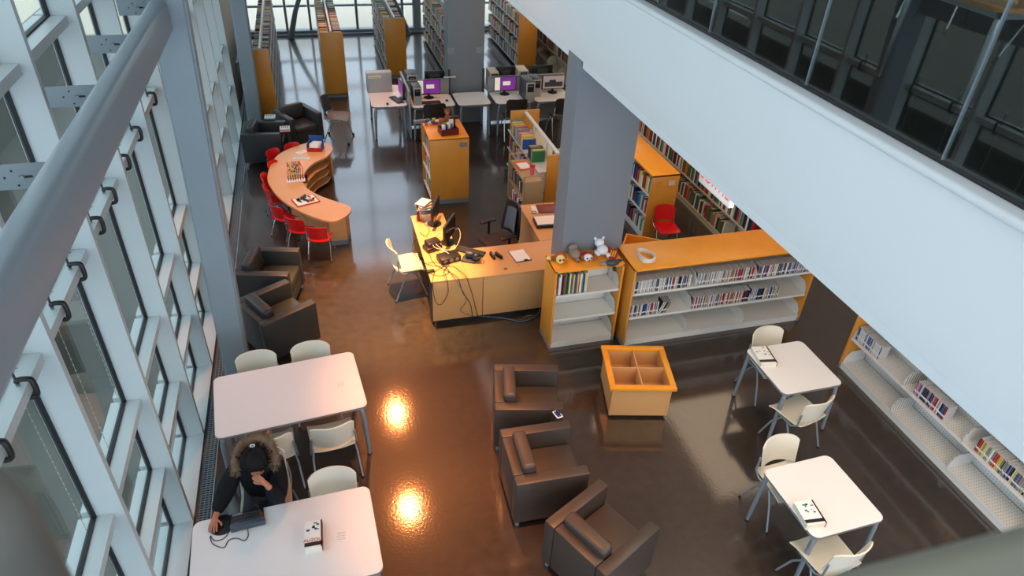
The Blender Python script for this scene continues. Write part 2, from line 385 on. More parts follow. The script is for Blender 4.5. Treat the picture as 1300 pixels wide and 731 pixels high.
# ------------------------------------------------------------------ columns, posts, beam
def column(x0, x1, y0, y1, z1, label, m):
    c = MB(); c.box(((x0 + x1) / 2, (y0 + y1) / 2, z1 / 2), (x1 - x0, y1 - y0, z1), m, .006)
    return tag(obj('column', c), label, 'column')
column(XF + .002, 3.63, 7.075, 7.46, 3.71, 'big grey painted column behind the stuffed toys on the low bookcase', m_col)
bc = column(2.82, 3.61, 14.78, 15.25, 3.71, 'grey column with paper notices behind the empty white desk', m_col)
for px in (2.88, 3.50):
    p = MB(); p.box((px, 14.772, 1.62), (.14 if px > 3 else .16, .008, .13), m_steeld); tag(obj('notice', p, bc), 'small grey notice taped on the column')
p = MB(); p.box((2.83, 14.775, .95), (.05, .02, .55), m_dgrey); p.box((3.60, 14.775, .95), (.05, .02, .55), m_dgrey); obj('corner_guard', p, bc)
def leanpost(bx, by, tx, w0, w1, dpt, z1, label):
    c = MB(); a = [(bx - w0 / 2, by, 0), (bx + w0 / 2, by, 0), (bx + w0 / 2, by + dpt, 0), (bx - w0 / 2, by + dpt, 0)]
    t = [(tx - w1 / 2, by, z1), (tx + w1 / 2, by, z1), (tx + w1 / 2, by + dpt, z1), (tx - w1 / 2, by + dpt, z1)]
    lo = [c.bm.verts.new(v) for v in a]; hi = [c.bm.verts.new(v) for v in t]
    for i in range(4): c.bm.faces.new((lo[i], lo[(i + 1) % 4], hi[(i + 1) % 4], hi[i]))
    c.bm.faces.new(lo[::-1]); c.bm.faces.new(hi)
    bmesh.ops.bevel(c.bm, geom=[e for e in c.bm.edges if abs(e.verts[0].co.z - e.verts[1].co.z) > 1], offset=.025, segments=3, affect='EDGES')
    return tag(obj('steel_post', c, None, m_steel), label, 'post')
leanpost(-1.335, 6.95, -1.02, .30, .345, .20, TOP, 'large blue grey steel post rising between the white table and the window wall')
leanpost(-1.375, 15.4, -1.10, .30, .33, .20, TOP, 'farther blue grey steel post beside the pair of dark armchairs')
c = MB(); c.box((-1.235, 3.5, 4.285), (.15, 6.85, .29), m_steel, .05, seg=4)
tag(obj('steel_beam', c), 'thick grey horizontal steel tube running along the window wall to the post', 'beam')
BR = ['nearest the camera', 'second nearest the camera', 'third along the beam', 'last before the big post']
for i, y in enumerate((MY[4], MY[5], MY[6], MY[7])):
    c = MB(); c.box((-1.47, y - .012, 4.285), (.345, .014, .135), m_steeld, .003)
    for dx, dz in ((-.08, 0), (-.04, .035), (-.03, -.045)): c.cyl((-1.47 + dx, y - .021, 4.285 + dz), (-1.47 + dx, y - .017, 4.285 + dz), .006, m_black, seg=8)
    c.box((-1.47 + .015, y - .02, 4.285), (.06, .004, .012), m_black); c.cyl((-1.47, y - .035, 4.285), (-1.47, y - .018, 4.285), .012, m_leg, seg=6)
    tag(obj('bracket', c), 'grey steel plate bracket joining mullion to beam, ' + BR[i], 'bracket')

# slanted braces at the far windows
for xs, ys, label in (((-.55, -.10), 22.2, 'slanted grey brace at the far window left of the middle shelf'), ((3.0, 2.45), 22.3, 'slanted grey brace at the far window beside the wide post')):
    c = MB(); c.tube([(xs[0], ys, 0), (xs[0] + (xs[1] - xs[0]) * .5, ys, .75), (xs[1] + (xs[1] - xs[0]) * 1.6, ys, 3.0)], [.09, .07, .035], m_steeld, 10)
    tag(obj('window_brace', c), label, 'brace')

# guard rail where the photographer stands
c = MB(); c.box((.4, .055, 5.47), (3.4, .30, .06), mat('greenish_grey_ledge', (128, 130, 118), .5), .028, seg=4); c.box((.4, .03, 4.9), (3.3, .10, 1.1), m_white)
tag(obj('guard_ledge', c), 'blurred greenish grey ledge of the near guard wall at the lower right corner', 'ledge')
rp = Vector((-.234 - .043, .40 - .025, 0)); c = MB(); c.lathe([(.05, 4.3), (.05, 5.47), (.046, 5.50), (.03, 5.52), (.005, 5.525)], mat('rail_post_paint', (112, 112, 106), .5), T=Matrix.Translation(rp))
tag(obj('guard_post', c), 'blurred round grey post end in the lower left corner', 'post')
f = MB(); f.box((.4, -.8, 4.15), (4.7, 2.4, .3), m_white); struct('trim_67', f)

# ------------------------------------------------------------------ C clamps on the window transoms
def clamp_mesh():
    c = MB(); z = TZ[3]
    P = smooth([(XT - .045, 0, .025), (XT - .03, 0, .04), (XT + .015, 0, .038), (XT + .03, 0, .02), (XT + .03, 0, -.06), (XT + .012, 0, -.09), (XT - .02, 0, -.09)], 4, False)
    c.tube([(p.x, p.y, p.z) for p in P], .016, m_black, 8)
    return c
ct = None
spots = [(3.42, .0), (4.15, 0), (4.62, 0), (5.28, 0), (5.78, 0), (6.45, 0), (7.12, 0), (8.12, 0), (2.95, 0), (2.2, 0), (1.75, 0), (.95, 0)]
CW = ['below the steel tube, nearest the lower left picture corner', 'second from the lower left below the steel tube', 'third from the lower left below the steel tube', 'fourth from the lower left below the steel tube', 'fifth from the lower left below the steel tube', 'sixth from the lower left, third from the post', 'seventh from the lower left, second from the post', 'on the window transom right beside the big steel post', 'reflected nearest the photographer in the balustrade', 'reflected second nearest the photographer in the balustrade', 'reflected third nearest the photographer in the balustrade', 'reflected last toward the photographer in the balustrade']
for (y, _), wd in zip(spots, CW):
    lab = 'black screw clamp ' + wd
    if ct is None:
        ct = thing('screw_clamp', lab, 'clamp', (0, y, TZ[3]), 0, 'black clamps on the window transoms')
        obj('frame', clamp_mesh(), ct)
        s_ = MB(); s_.cyl((XT - .045, 0, .002), (XT - .045, 0, .15), .008, m_dgrey, seg=6); s_.tube([(XT - .10, .04, .146), (XT + .01, -.04, .152)], .005, m_leg, 6); s_.cyl((XT - .045, 0, 0), (XT - .045, 0, .012), .012, m_leg, seg=8)
        obj('screw', s_, ct)
    else: dup(ct, (0, y, TZ[3]), 0, lab)

# ball chains hanging down behind the clamps
m_ball = mat('ball_chain_metal', (176, 182, 180), .3, .5)
CH = ['at the lower left picture corner', 'second from the lower left', 'third from the lower left', 'fourth from the lower left', 'fifth from the lower left', 'sixth from the lower left', 'seventh from the lower left']
for (y, _), wd in zip(spots[:7], CH):
    e = MB(); e.cyl((XT - .06, y, 1.9), (XT - .06, y, 3.1), .0016, m_ball, seg=5)
    for k in range(24): e.box((XT - .06, y, 1.9 + k * .05), (.007, .007, .009), m_ball)
    tag(obj('ball_chain', e), 'thin ball chain hanging by the window, ' + wd, 'chain')

# ------------------------------------------------------------------ books and disc cases
def bookmesh(name, col, pages=m_pages, inset=.03):
    b_ = MB()
    b_.box((.04, .5, .5), (.08, 1, 1), col); b_.box((.96, .5, .5), (.08, 1, 1), col); b_.box((.5, .02, .5), (.86, .04, 1), col)
    b_.box((.5, .51, .5), (.84, .9, .94), pages)
    return b_.mesh(name)
BC = dict(red=(176, 28, 34), blue=(34, 78, 150), green=(40, 120, 70), yellow=(222, 186, 50), orange=(216, 104, 36), white=(226, 224, 220), black=(30, 30, 34), brown=(104, 64, 44), teal=(40, 140, 150), purple=(96, 52, 120), grey=(130, 130, 130), pink=(210, 110, 140), cream=(214, 200, 168), navy=(26, 36, 78))
BM = {k: bookmesh('book', mat('cover_' + k, v, .5, 0, .25, 3)) for k, v in BC.items()}
m_dvdtop = mat('disc_case_edge', (196, 196, 196), .4, 0, .3, 40)
m_dvdside = mat('disc_case_dark', (50, 50, 54), .35)
def dvdmesh(col):
    b_ = MB(); b_.box((.5, .5, .5), (.8, .98, 1), m_dvdtop); b_.box((.06, .5, .5), (.1, 1, .995), m_dvdside); b_.box((.5, .01, .5), (.74, .03, .96), mat('spine_' + col, BC[col], .35, 0, .6, 6)); b_.box((.5, .01, .3), (.76, .035, .12), m_paper)
    return b_.mesh('disc_case')
DM = {k: dvdmesh(k) for k in ('white', 'grey', 'black', 'red', 'blue', 'cream', 'pink', 'brown', 'teal', 'yellow')}
NB = [0]
def row(kind, origin, direction, total, h, depth, thick, where, palette, z, hj=.06, tilt_last=0, inward=None, gap=0):
    """stand single books side by side from origin along direction; spines face the open side"""
    d = Vector((direction[0], direction[1], 0)).normalized(); o = Vector((origin[0], origin[1], z)); x = 0
    inn = Vector(inward) if inward else Vector((-d.y, d.x, 0))
    while x < total:
        t = thick * random.uniform(.6, 1.4); hh = h * random.uniform(1 - 2.2 * hj, 1 + hj * .4); dd = depth * random.uniform(.94, 1.0)
        col = random.choice(palette); src = (DM if kind == 'disc_case' else BM)[col]
        ob = bpy.data.objects.new(kind, src); COL.objects.link(ob); NB[0] += 1
        # local x -> d, local y -> inward
        det = d.x * inn.y - d.y * inn.x
        if det > 0: X, off = d, Vector((0, 0, 0))
        else: X, off = -d, d * t
        p = o + d * x + off + inn * random.uniform(0, .012)
        M = Matrix(((X.x * t, inn.x * dd, 0, p.x), (X.y * t, inn.y * dd, 0, p.y), (0, 0, hh, z), (0, 0, 0, 1)))
        if tilt_last and x > total - tilt_last:
            a = .35; M = Matrix.Translation(p) @ Matrix.Rotation(a, 4, inn) @ Matrix.Translation(-p) @ M
        ob.matrix_world = M
        nm = 'disc case' if kind == 'disc_case' else 'book'
        tag(ob, '%s %s %s' % (col, nm, where), nm, '%s %ss %s' % (col, nm, where))
        x += t + .001 + gap
STUFF = MB()
def rowstuff(origin, direction, total, h, depth, thick, palette, z, hj=.06, inward=None):
    d = Vector((direction[0], direction[1], 0)).normalized(); inn = Vector(inward) if inward else Vector((-d.y, d.x, 0)); x = 0
    while x < total:
        t = thick * random.uniform(.6, 1.4); hh = h * random.uniform(1 - 2.5 * hj, 1 + hj * .4)
        p = Vector((origin[0], origin[1], z)) + d * x; mc = MATS['cover_' + random.choice(palette)]
        M = Matrix(((d.x * t, inn.x * depth, 0, p.x), (d.y * t, inn.y * depth, 0, p.y), (0, 0, hh, z), (0, 0, 0, 1)))
        STUFF.box((.5, .5, .5), (.92, 1, 1), mc, T=M)
        STUFF.box((.5, .52, .502), (.7, .9, 1), m_pages, T=M)
        x += t
ALLC = ['red', 'blue', 'green', 'yellow', 'orange', 'white', 'white', 'black', 'brown', 'teal', 'purple', 'grey', 'cream', 'navy', 'cream']
DARKC = ['brown', 'black', 'red', 'cream', 'navy', 'green', 'brown', 'orange', 'grey', 'white']

# ------------------------------------------------------------------ cases
def low_case(name, label, x0, y0, L, D, h, bays, zs, rz=0, wood=None, top=None, shelfm=None, name_cat='bookcase', left_end=True, right_end=True, lipm=None, board=.028, dh=.19, backboard=True):
    """open shelf case, front faces local -Y; x along its length"""
    wood = wood or m_wood; top = top or m_woodtop; shelfm = shelfm or m_shelfw
    t = thing(name, label, name_cat, (x0, y0, 0), rz)
    if left_end:
        e = MB(); e.box((board / 2, D / 2, h / 2 + .03), (board, D, h - .06), wood, .003); e.box((board / 2, D / 2, .03), (board, D - .01, .06), m_edge); obj('end_panel', e, t)
    if right_end:
        e = MB(); e.box((L - board / 2, D / 2, h / 2 + .03), (board, D, h - .06), wood, .003); e.box((L - board / 2, D / 2, .03), (board, D - .01, .06), m_edge); obj('end_panel', e, t)
    if top is not False:
        e = MB(); e.box((L / 2, D / 2, h - .015), (L, D, .032), top, .004); obj('top', e, t)
    if backboard:
        e = MB(); e.box((L / 2, D - .02, h / 2), (L - 2 * board - .004, .02, h - .1), shelfm); obj('back_panel', e, t)
    e = MB(); e.box((L / 2, .03, zs[0] / 2), (L - 2 * board - .004, .02, zs[0] - .004), shelfm); obj('kick_plate', e, t)
    w = (L - 2 * board - .01) / bays
    for z in zs:
        for k in range(bays):
            s_ = MB(); cx = board + .005 + w * (k + .5)
            s_.box((cx, D / 2 - .02, z), (w - .006, D - .06, .018), shelfm); s_.box((cx, .012, z + .004), (w - .006, .008, .034), shelfm)
            for sx in (-1, 1):
                xx = cx + sx * (w / 2 - .006); s_.prism([(.02, 0), (D - .05, 0), (D - .05, dh), (.10, dh), (.03, dh * .55)], -.002, .002, shelfm, T=Matrix(((0, 0, 1, xx), (1, 0, 0, 0), (0, 1, 0, z), (0, 0, 0, 1))))
            obj('shelf', s_, t)
    return t
low_case('bookcase', 'short honey birch bookcase with white shelves below the stuffed toys', 2.59, 6.665, .93, .41, 1.24, 1, (.085, .46, .84))
row('book', (2.635, 6.70), (1, 0), .40, .30, .24, .017, 'on the top shelf of the short bookcase below the stuffed toys', ['white', 'red', 'black', 'teal', 'yellow', 'green', 'white', 'blue', 'cream'], .85, .05, inward=(0, 1, 0))
low_case('disc_bookcase', 'long honey birch bookcase with three bays of white shelves full of disc cases', 3.585, 6.50, 2.76, .62, 1.24, 3, (.085, .46, .84))
DP = ['white', 'white', 'grey', 'white', 'grey', 'black', 'red', 'cream', 'white', 'blue', 'grey', 'white']
w3 = 2.70 / 3
row('disc_case', (3.63, 6.53), (1, 0), .80, .19, .135, .0145, 'on the top shelf, left bay of the long bookcase', DP, .85, .01, inward=(0, 1, 0))
row('disc_case', (3.63 + w3, 6.53), (1, 0), .86, .19, .135, .0145, 'on the top shelf, middle bay of the long bookcase', DP + ['red'], .85, .01, inward=(0, 1, 0))
row('disc_case', (3.63 + 2 * w3, 6.53), (1, 0), .84, .19, .135, .0145, 'on the top shelf, right bay of the long bookcase', DP + ['blue', 'grey'], .85, .01, inward=(0, 1, 0))
row('disc_case', (3.63, 6.53), (1, 0), .52, .19, .135, .0145, 'on the middle shelf, left bay of the long bookcase', DP + ['black', 'yellow'], .47, .01, inward=(0, 1, 0), tilt_last=.12)
row('disc_case', (3.63 + w3, 6.53), (1, 0), .86, .19, .135, .0145, 'on the middle shelf, middle bay of the long bookcase', DP + ['yellow', 'red'], .47, .01, inward=(0, 1, 0))
row('disc_case', (3.63 + 2 * w3, 6.53), (1, 0), .44, .19, .135, .0145, 'on the middle shelf, right bay of the long bookcase', ['blue', 'white', 'grey', 'cream', 'white', 'black'], .47, .01, inward=(0, 1, 0))

# low white shelving along the right wall (front faces -X)
low_case('white_shelving', 'low white perforated metal shelving along the right wall under the gallery', 6.26, 5.50, 4.6, .40, 1.24, 5, (.085, .50, .92), rz=-PI / 2, wood=m_wood, top=m_shelfw, right_end=False)
w5 = (4.6 - .066) / 5
def rrow(y, total, pal, where, z=.51, kind='disc_case', h=.19): row(kind, (6.30, y), (0, -1), total, h, .14, .016, where, pal, z, .02, inward=(1, 0, 0))
rrow(5.45, .42, ['white', 'grey', 'white', 'blue'], 'at the far end of the low white shelving')
rrow(4.42, .44, ['blue', 'pink', 'black', 'teal', 'white', 'pink', 'black', 'red'], 'in the middle of the low white shelving')
rrow(3.52, 1.0, ['red', 'yellow', 'teal', 'black', 'black', 'blue', 'cream', 'grey', 'grey', 'white'], 'near the corner ledge on the low white shelving')

for ch in [o for o in bpy.data.objects if o.parent and o.parent.name == 'white_shelving']:
    if ch.name.startswith('back_panel'): ch.data.materials[0] = m_perf_v
    if ch.name.startswith('shelf'): ch.data.materials[0] = m_perf_h
# tall-run wall shelving with books farther along the right wall
low_case('wall_shelving', 'long cream wall shelving packed with books behind the hanging exit sign', 6.34, 20.6, 13.2, .34, 1.75, 13, (.10, .52, .92, 1.32), rz=-PI / 2, wood=m_cream, top=m_cream, shelfm=m_cream)
for zz, pal in ((.53, DARKC), (.93, DARKC + ['red', 'blue', 'teal', 'red'])):
    row('book', (6.37, 9.3), (0, -1), 1.25, .27, .20, .036, 'on the %s row of the cream wall shelving' % ('lower' if zz < .6 else 'upper'), pal, zz, .12, inward=(1, 0, 0))
    rowstuff((6.37, 20.4), (0, -1), 11.05, .26, .2, .04, DARKC, zz, .1, inward=(1, 0, 0))
rowstuff((6.37, 20.4), (0, -1), 9.3, .26, .2, .04, DARKC, 1.33, .1, inward=(1, 0, 0))
rowstuff((6.37, 10.8), (0, -1), 2.0, .26, .22, .04, DARKC, .11, .1, inward=(1, 0, 0))

# activity unit
t = thing('wooden_unit', 'tall orange wooden book unit with a toy basket on its top', 'bookcase', (1.755, 10.985, 0))
e = MB(); e.box((.345, .014, .66), (.69, .028, 1.16), m_wood, .003); obj('end_panel', e, t)
e = MB(); e.box((.345, .014, .04), (.69, .026, .08), m_edge); obj('plinth', e, t)
e = MB(); e.box((.345, .866, .62), (.69, .028, 1.24), m_wood, .003); obj('end_panel', e, t)
e = MB(); e.box((.345, .44, 1.235), (.69, .88, .03), m_woodtop, .004); obj('top', e, t)
e = MB(); e.box((.345, .44, .6), (.02, .82, 1.18), m_shelfw); obj('centre_panel', e, t)
e = MB(); e.box((.59, -.003, 1.12), (.13, .006, .075), m_grey); tag(obj('label_holder', e, t), 'grey metal label plate')
for z in (.09, .46, .84):
    e = MB(); e.box((.345, .44, z), (.67, .82, .018), m_shelfw); e.box((.012, .44, z + .005), (.008, .82, .034), m_shelfw); obj('shelf', e, t)
for z, nm in ((.10, 'bottom'), (.47, 'middle'), (.85, 'top')):
    row('book', (1.79, 11.80), (0, -1), .70, .25, .20, .05, 'on the %s shelf of the unit with the toy basket' % nm, ['red', 'blue', 'green', 'white', 'orange', 'yellow', 'teal', 'white'], z, .12, inward=(1, 0, 0))

# birch bookcase near the wall with red chair
t = low_case('birch_bookcase', 'orange topped birch bookcase with the red chair at its end', 5.02, 11.0, 1.94, .49, 1.2, 2, (.085, .45, .82), rz=-PI / 2)
for z, nm in ((.095, 'bottom'), (.46, 'middle'), (.83, 'top')):
    row('book', (5.05, 10.2), (0, -1), 1.05, .25, .20, .05, 'on the %s shelf of the bookcase with the red chair' % nm, ALLC, z, .12, inward=(1, 0, 0))
e = MB(); e.box((1.945, .12, 1.05), (.004, .09, .09), m_wood); e.box((1.945, .36, 1.05), (.004, .11, .09), m_cream); obj('label_holder', e, t)

# picture book browser: low double sided white shelf
t = thing('picture_book_shelf', 'low double sided white shelf of picture books beside the book trolley', 'bookcase', (3.58, 10.28, 0))
e = MB(); e.box((.28, .014, .56), (.42, .028, 1.12), m_wood, .003); obj('end_panel', e, t)
e = MB(); e.box((.25, 1.99, .60), (.58, .028, 1.16), m_wood, .003); obj('end_panel', e, t)
e = MB(); e.box((.26, 1.0, 1.14), (.06, 1.98, .03), m_shelfw); e.box((.26, .6, .95), (.03, .03, .4), m_shelfw); e.box((.26, 1.4, .95), (.03, .03, .4), m_shelfw); obj('rail', e, t)
for z in (.10, .45, .80):
    e = MB(); e.box((.08, 1.0, z), (.32, 1.94, .016), m_shelfw); e.box((-.08, 1.0, z + .01), (.008, 1.94, .035), m_shelfw); obj('shelf', e, t)
    e = MB(); e.box((.41, 1.0, z - .02), (.26, 1.94, .016), m_cream); obj('shelf', e, t)
PB = ['teal', 'white', 'yellow', 'green', 'blue', 'red', 'cream', 'pink']
row('book', (3.52, 12.15), (0, -1), .85, .22, .24, .03, 'on the upper shelf beside the book trolley, far part', PB, .81, .1, inward=(1, 0, 0))
row('book', (3.52, 11.0), (0, -1), .26, .22, .24, .028, 'in the small group on the upper shelf beside the trolley', ['navy', 'purple', 'green', 'yellow'], .81, .05, inward=(1, 0, 0))
row('book', (3.52, 12.15), (0, -1), .9, .24, .24, .03, 'on the lower shelf beside the book trolley', PB, .46, .1, inward=(1, 0, 0))
row('book', (4.10, 10.45), (0, 1), .35, .22, .18, .03, 'behind the white rail of the picture book shelf', ['cream', 'red', 'cream', 'red'], .79, .05, inward=(-1, 0, 0))

# far double sided stacks: end panel, four levels, divider rail, packed books
def stack(x0, x1, y0, y1, h, label, door=True):
    t = thing('book_stack', label, 'bookcase', (x0, y0, 0)); w = x1 - x0; L = y1 - y0
    e = MB(); e.box((w / 2, .015, h / 2 + .03), (w, .03, h - .06), m_wood, .003); e.box((w / 2, .015, .04), (w, .03, .08), m_edge); obj('end_panel', e, t)
    e = MB(); e.box((w / 2, L / 2 + .03, h / 2 + .02), (.045, L - .02, h), m_shelfw); obj('centre_rail', e, t)
    for z in (.09, .45, .82, 1.18):
        for sx in (.26, .74):
            e = MB(); e.box((w * sx, L / 2, z), (w * .46, L - .04, .016), m_shelfw); e.box((.006 if sx < .5 else w - .006, L / 2, z + .008), (.008, L - .04, .03), m_shelfw); obj('shelf', e, t)
        rowstuff((x0 + .02, y1 - .05), (0, -1), L - .15, .25, .18, .045, ALLC, z + .01, .1, inward=(1, 0, 0))
        rowstuff((x1 - .02, y0 + .05), (0, 1), L - .15, .25, .18, .045, ALLC, z + .01, .1, inward=(-1, 0, 0))
    return t
stack(-1.24, -.88, 15.68, 21.3, 1.52, 'narrow book stack behind the blue grey post on the far left')
stack(.22, .745, 16.87, 21.4, 1.52, 'book stack with wooden end panel behind the empty caster chair')
stack(1.83, 2.35, 18.05, 21.6, 1.52, 'book stack with wooden end panel behind the white partition desk')
stack(3.36, 3.88, 18.0, 21.8, 1.52, 'book stack partly hidden behind the grey notice column')
stack(5.43, 5.96, 18.37, 21.9, 1.52, 'rightmost far book stack with wooden end panel near the gallery edge')

# ------------------------------------------------------------------ tables
def table(name, label, loc, rz, w, d, h, r=.06, th=.028, legm=None, inset=.05, lr=.026, splay=.02, group=None):
    t = thing(name, label, 'table', loc, rz, group)
    e = MB(); e.prism(rrect(w, d, r), h - th, h, m_edge, mtop=m_laminate); e.prism(rrect(w - .01, d - .01, r), h - .001, h + .003, m_laminate); obj('tabletop', e, t)
    e = MB()
    for sy in (-1, 1): e.box((0, sy * (d / 2 - inset - .02), h - th - .025), (w - 2 * inset - .06, .03, .045), legm or m_leg)
    for sx in (-1, 1): e.box((sx * (w / 2 - inset - .02), 0, h - th - .025), (.03, d - 2 * inset - .06, .045), legm or m_leg)
    obj('frame', e, t)
    for sx in (-1, 1):
        for sy in (-1, 1):
            l = MB(); x, y = sx * (w / 2 - inset), sy * (d / 2 - inset)
            l.tube([(x - sx * .05, y - sy * .02, h - th - .012), (x - sx * .01, y, h - th - .05), (x, y, h - th - .14), (x + sx * splay, y + sy * splay, .012)], [lr * .8, lr, lr, lr * .72], legm or m_leg, 10)
            lo = obj('leg', l, t); l = MB(); l.cyl((x + sx * splay, y + sy * splay, 0), (x + sx * splay, y + sy * splay, .014), lr * .9, m_black, seg=10)
            obj('glide', l, lo)
    return t
A5 = math.radians(5.2)
table('study_table', 'large white study table with four ivory chairs and nobody seated', (-.647, 5.755, 0), A5, 1.49, .93, .74, .07, lr=.03)
table('study_table', 'large white study table where the person in the black jacket sits', (-.69, 3.845, 0), math.radians(2.2), 1.50, .91, .74, .07, lr=.03)
table('square_table', 'small square white table in front of the long bookcase with discs', (4.96, 4.925, 0), math.radians(.5), .78, .80, .74, .07, inset=.04)
table('square_table', 'small square white table nearest the blurred ledge', (4.145, 3.25, 0), math.radians(2), .78, .80, .74, .07, inset=.04)
def sheetpaper(px, py, z, w, d, rz, label, m=m_paper, th=.002):
    o = MB(); o.box((0, 0, th / 2), (w, d, th), m)
    for k in range(5): o.box((-w * .05, d * (.35 - .17 * k), th + .0003), (w * .7, d * .03, .0004), m_grey)
    q = obj('paper_sheet', o); p = at(px, py, z); q.location = p; q.rotation_euler = (0, 0, rz); return tag(q, label, 'paper')
sheetpaper(433, 488, .744, .11, .09, .1, 'small white notice lying on the empty study table')
sheetpaper(434, 680, .744, .11, .10, -.1, 'small white notice on the table beside the thick paperback')

# thick paperbacks lying on tables
def thick_book(x, y, z, w, d, h, rz, label, words=()):
    t = thing('thick_book', label, 'book', (x, y, z), rz)
    e = MB(); e.box((0, 0, h / 2), (w - .006, d - .006, h - .008), m_pages); obj('pages', e, t)
    e = MB(); e.box((0, 0, h - .002), (w, d, .004), m_paper); e.box((0, 0, .002), (w, d, .004), m_paper); e.box((w / 2 - .002, 0, h / 2), (.005, d, h), m_black)
    e.box((0, -d * .36, h + .0006), (w, d * .14, .0012), m_black); e.box((w * .46, 0, h + .0006), (w * .08, d, .0012), m_black)
    for k in range(9): e.box((random.uniform(-.36, .36) * w, random.uniform(-.1, .42) * d, h + .0008), (random.uniform(.012, .03), random.uniform(.008, .02), .001), mat('cover_print_%d' % (k % 3), ((60, 70, 150), (70, 150, 150), (60, 60, 70))[k % 3], .5))
    obj('cover', e, t)
    if words: text('title', words[0], d * .16, mat('title_red', (196, 40, 44), .5), t, (-w * .03, -d * .22, h + .0018), (0, 0, 0))
    return t
thick_book(-.46, 3.865, .743, .145, .27, .065, -.03, 'thick paperback with red title lying on the seated person\'s table', ('AUZOU',))
c1 = at(972, 450, .8)
thick_book(c1.x - .02, c1.y, .743, .20, .30, .06, -.15, 'pale thick book lying on the square table by the long bookcase')
c2 = at(1030, 652, .8)
thick_book(c2.x - .01, c2.y + .01, .743, .19, .25, .07, -.1, 'thick blue patterned book on the square table nearest the ledge')

# ------------------------------------------------------------------ chairs
def ivory_chair(name, label, cat, shell, legm, sw=.46, backm=None, casters=False, group=None):
    t = thing(name, label, cat, (0, 0, 0), 0, group)
    e = MB()
    def seat(u, v):
        x = (u - .5) * sw * (1 - .10 * (v ** 2)); y = -.21 + v * .42
        return (x, y, .455 + .03 * (abs(u - .5) * 2) ** 3 - .025 * math.exp(-((v - 0) / .12) ** 2) + .03 * max(0, v - .85) * 4)
    e.sheet(seat, 14, 10, .012, shell); obj('seat', e, t)
    e = MB()
    def back(u, v):
        a = (u - .5) * 2; z = .53 + v * .31 - .045 * v * (a ** 6)
        wd = sw * (.47 + .03 * v); cr = .085
        return (a * wd * (1 - .06 * a * a), .225 + .055 * v + .0 - cr * a * a, z)
    e.sheet(back, 20, 8, .014, backm or shell); obj('backrest', e, t)
    for sx in (-1, 1):
        s_ = MB(); s_.tube([(sx * .20, -.10, .44), (sx * .225, .12, .445), (sx * .225, .185, .50), (sx * .215, .19, .66)], .011, legm, 8); obj('back_support', s_, t)
        l = MB(); l.tube([(sx * .20, -.02, .44), (sx * .225, -.12, .30), (sx * .24, -.22, .01)], .0105, legm, 8); lo = obj('leg', l, t); l = MB(); l.cyl((sx * .24, -.22, 0), (sx * .24, -.22, .02), .015, m_black, seg=8); obj('foot_cap', l, lo)
        l = MB(); l.tube([(sx * .20, .04, .44), (sx * .225, .13, .30), (sx * .24, .25, .01)], .0105, legm, 8); lo = obj('leg', l, t); l = MB(); l.cyl((sx * .24, .25, 0), (sx * .24, .25, .02), .015, m_black, seg=8); obj('foot_cap', l, lo)
    s_ = MB(); s_.tube([(-.20, -.06, .435), (.20, -.06, .435)], .010, legm, 8); s_.tube([(-.20, .08, .435), (.20, .08, .435)], .010, legm, 8); obj('seat_frame', s_, t)
    if casters:
        for sx in (-1, 1):
            for yy in (-.22, .25):
                w_ = MB(); w_.cyl((sx * .24 - .012, yy, .024), (sx * .24 + .012, yy, .024), .024, m_black, seg=12); obj('caster', w_, t)
    return t
G1 = 'ivory chairs at the white tables'
ic = ivory_chair('ivory_chair', 'ivory chair behind the empty study table, nearest the steel post', 'chair', m_shell, m_leg, group=G1)
ic.location = (-.98, 6.13, 0); ic.rotation_euler = (0, 0, .06)
def C(x, y, rz, label, g=G1, src=ic, **k): return dup(src, (x, y, 0), rz, label, g, **k)
C(-.40, 6.17, .04, 'ivory chair behind the empty study table, right one of the two')
C(-.86, 5.27, PI + .12, 'ivory chair in front of the empty study table, behind the seated person')
C(-.26, 5.30, PI + .10, 'ivory chair in front of the empty study table at its right end')
C(-.90, 4.66, .03, 'ivory chair in which the person in the black jacket sits')
C(-.28, 4.26, -.02, 'ivory chair pushed in beside the seated person')
C(4.98, 5.29, .02, 'ivory chair behind the square table by the long bookcase')
C(4.82, 4.50, PI + .22, 'ivory chair in front of the square table by the long bookcase')
C(4.10, 3.66, .05, 'ivory chair behind the square table nearest the blurred ledge')
C(3.98, 2.84, PI + .12, 'ivory chair half hidden by the blurred ledge')
C(.98, 8.42, math.radians(97), 'ivory chair standing under the warm light at the service desk')

# red chairs
rc = ivory_chair('red_chair', 'red chair at the end of the birch bookcase', 'chair', m_red, m_chrome, group='red plastic chairs')
rc.scale = (.8, .8, .82); rc.location = (5.28, 8.80, 0); rc.rotation_euler = (0, 0, -.1)
kids = [(344, 195, 'farthest left, before the dark armchair'), (369, 187, 'farthest, at the top end'), (343, 211, 'second from the top against the tabletop'), (332, 228, 'fourth from the top'), (335, 243, 'in the middle of the curve'), (347, 268, 'half tucked in where the curve turns'), (372, 285, 'second from the near end'), (401, 296, 'at the near end of the table')]
cx, cy = .25, 11.3
for px, py, w_ in kids:
    p = at(px, py, .53); rz = math.atan2(p.y - cy, p.x - cx) - PI / 2; d = Vector((p.x - cx, p.y - cy, 0)).normalized()
    q = p - d * .20
    dup(rc, (q.x, q.y, 0), rz, 'small red chair at the curved children\'s table, ' + w_, 'red plastic chairs', (.73, .73, .74))

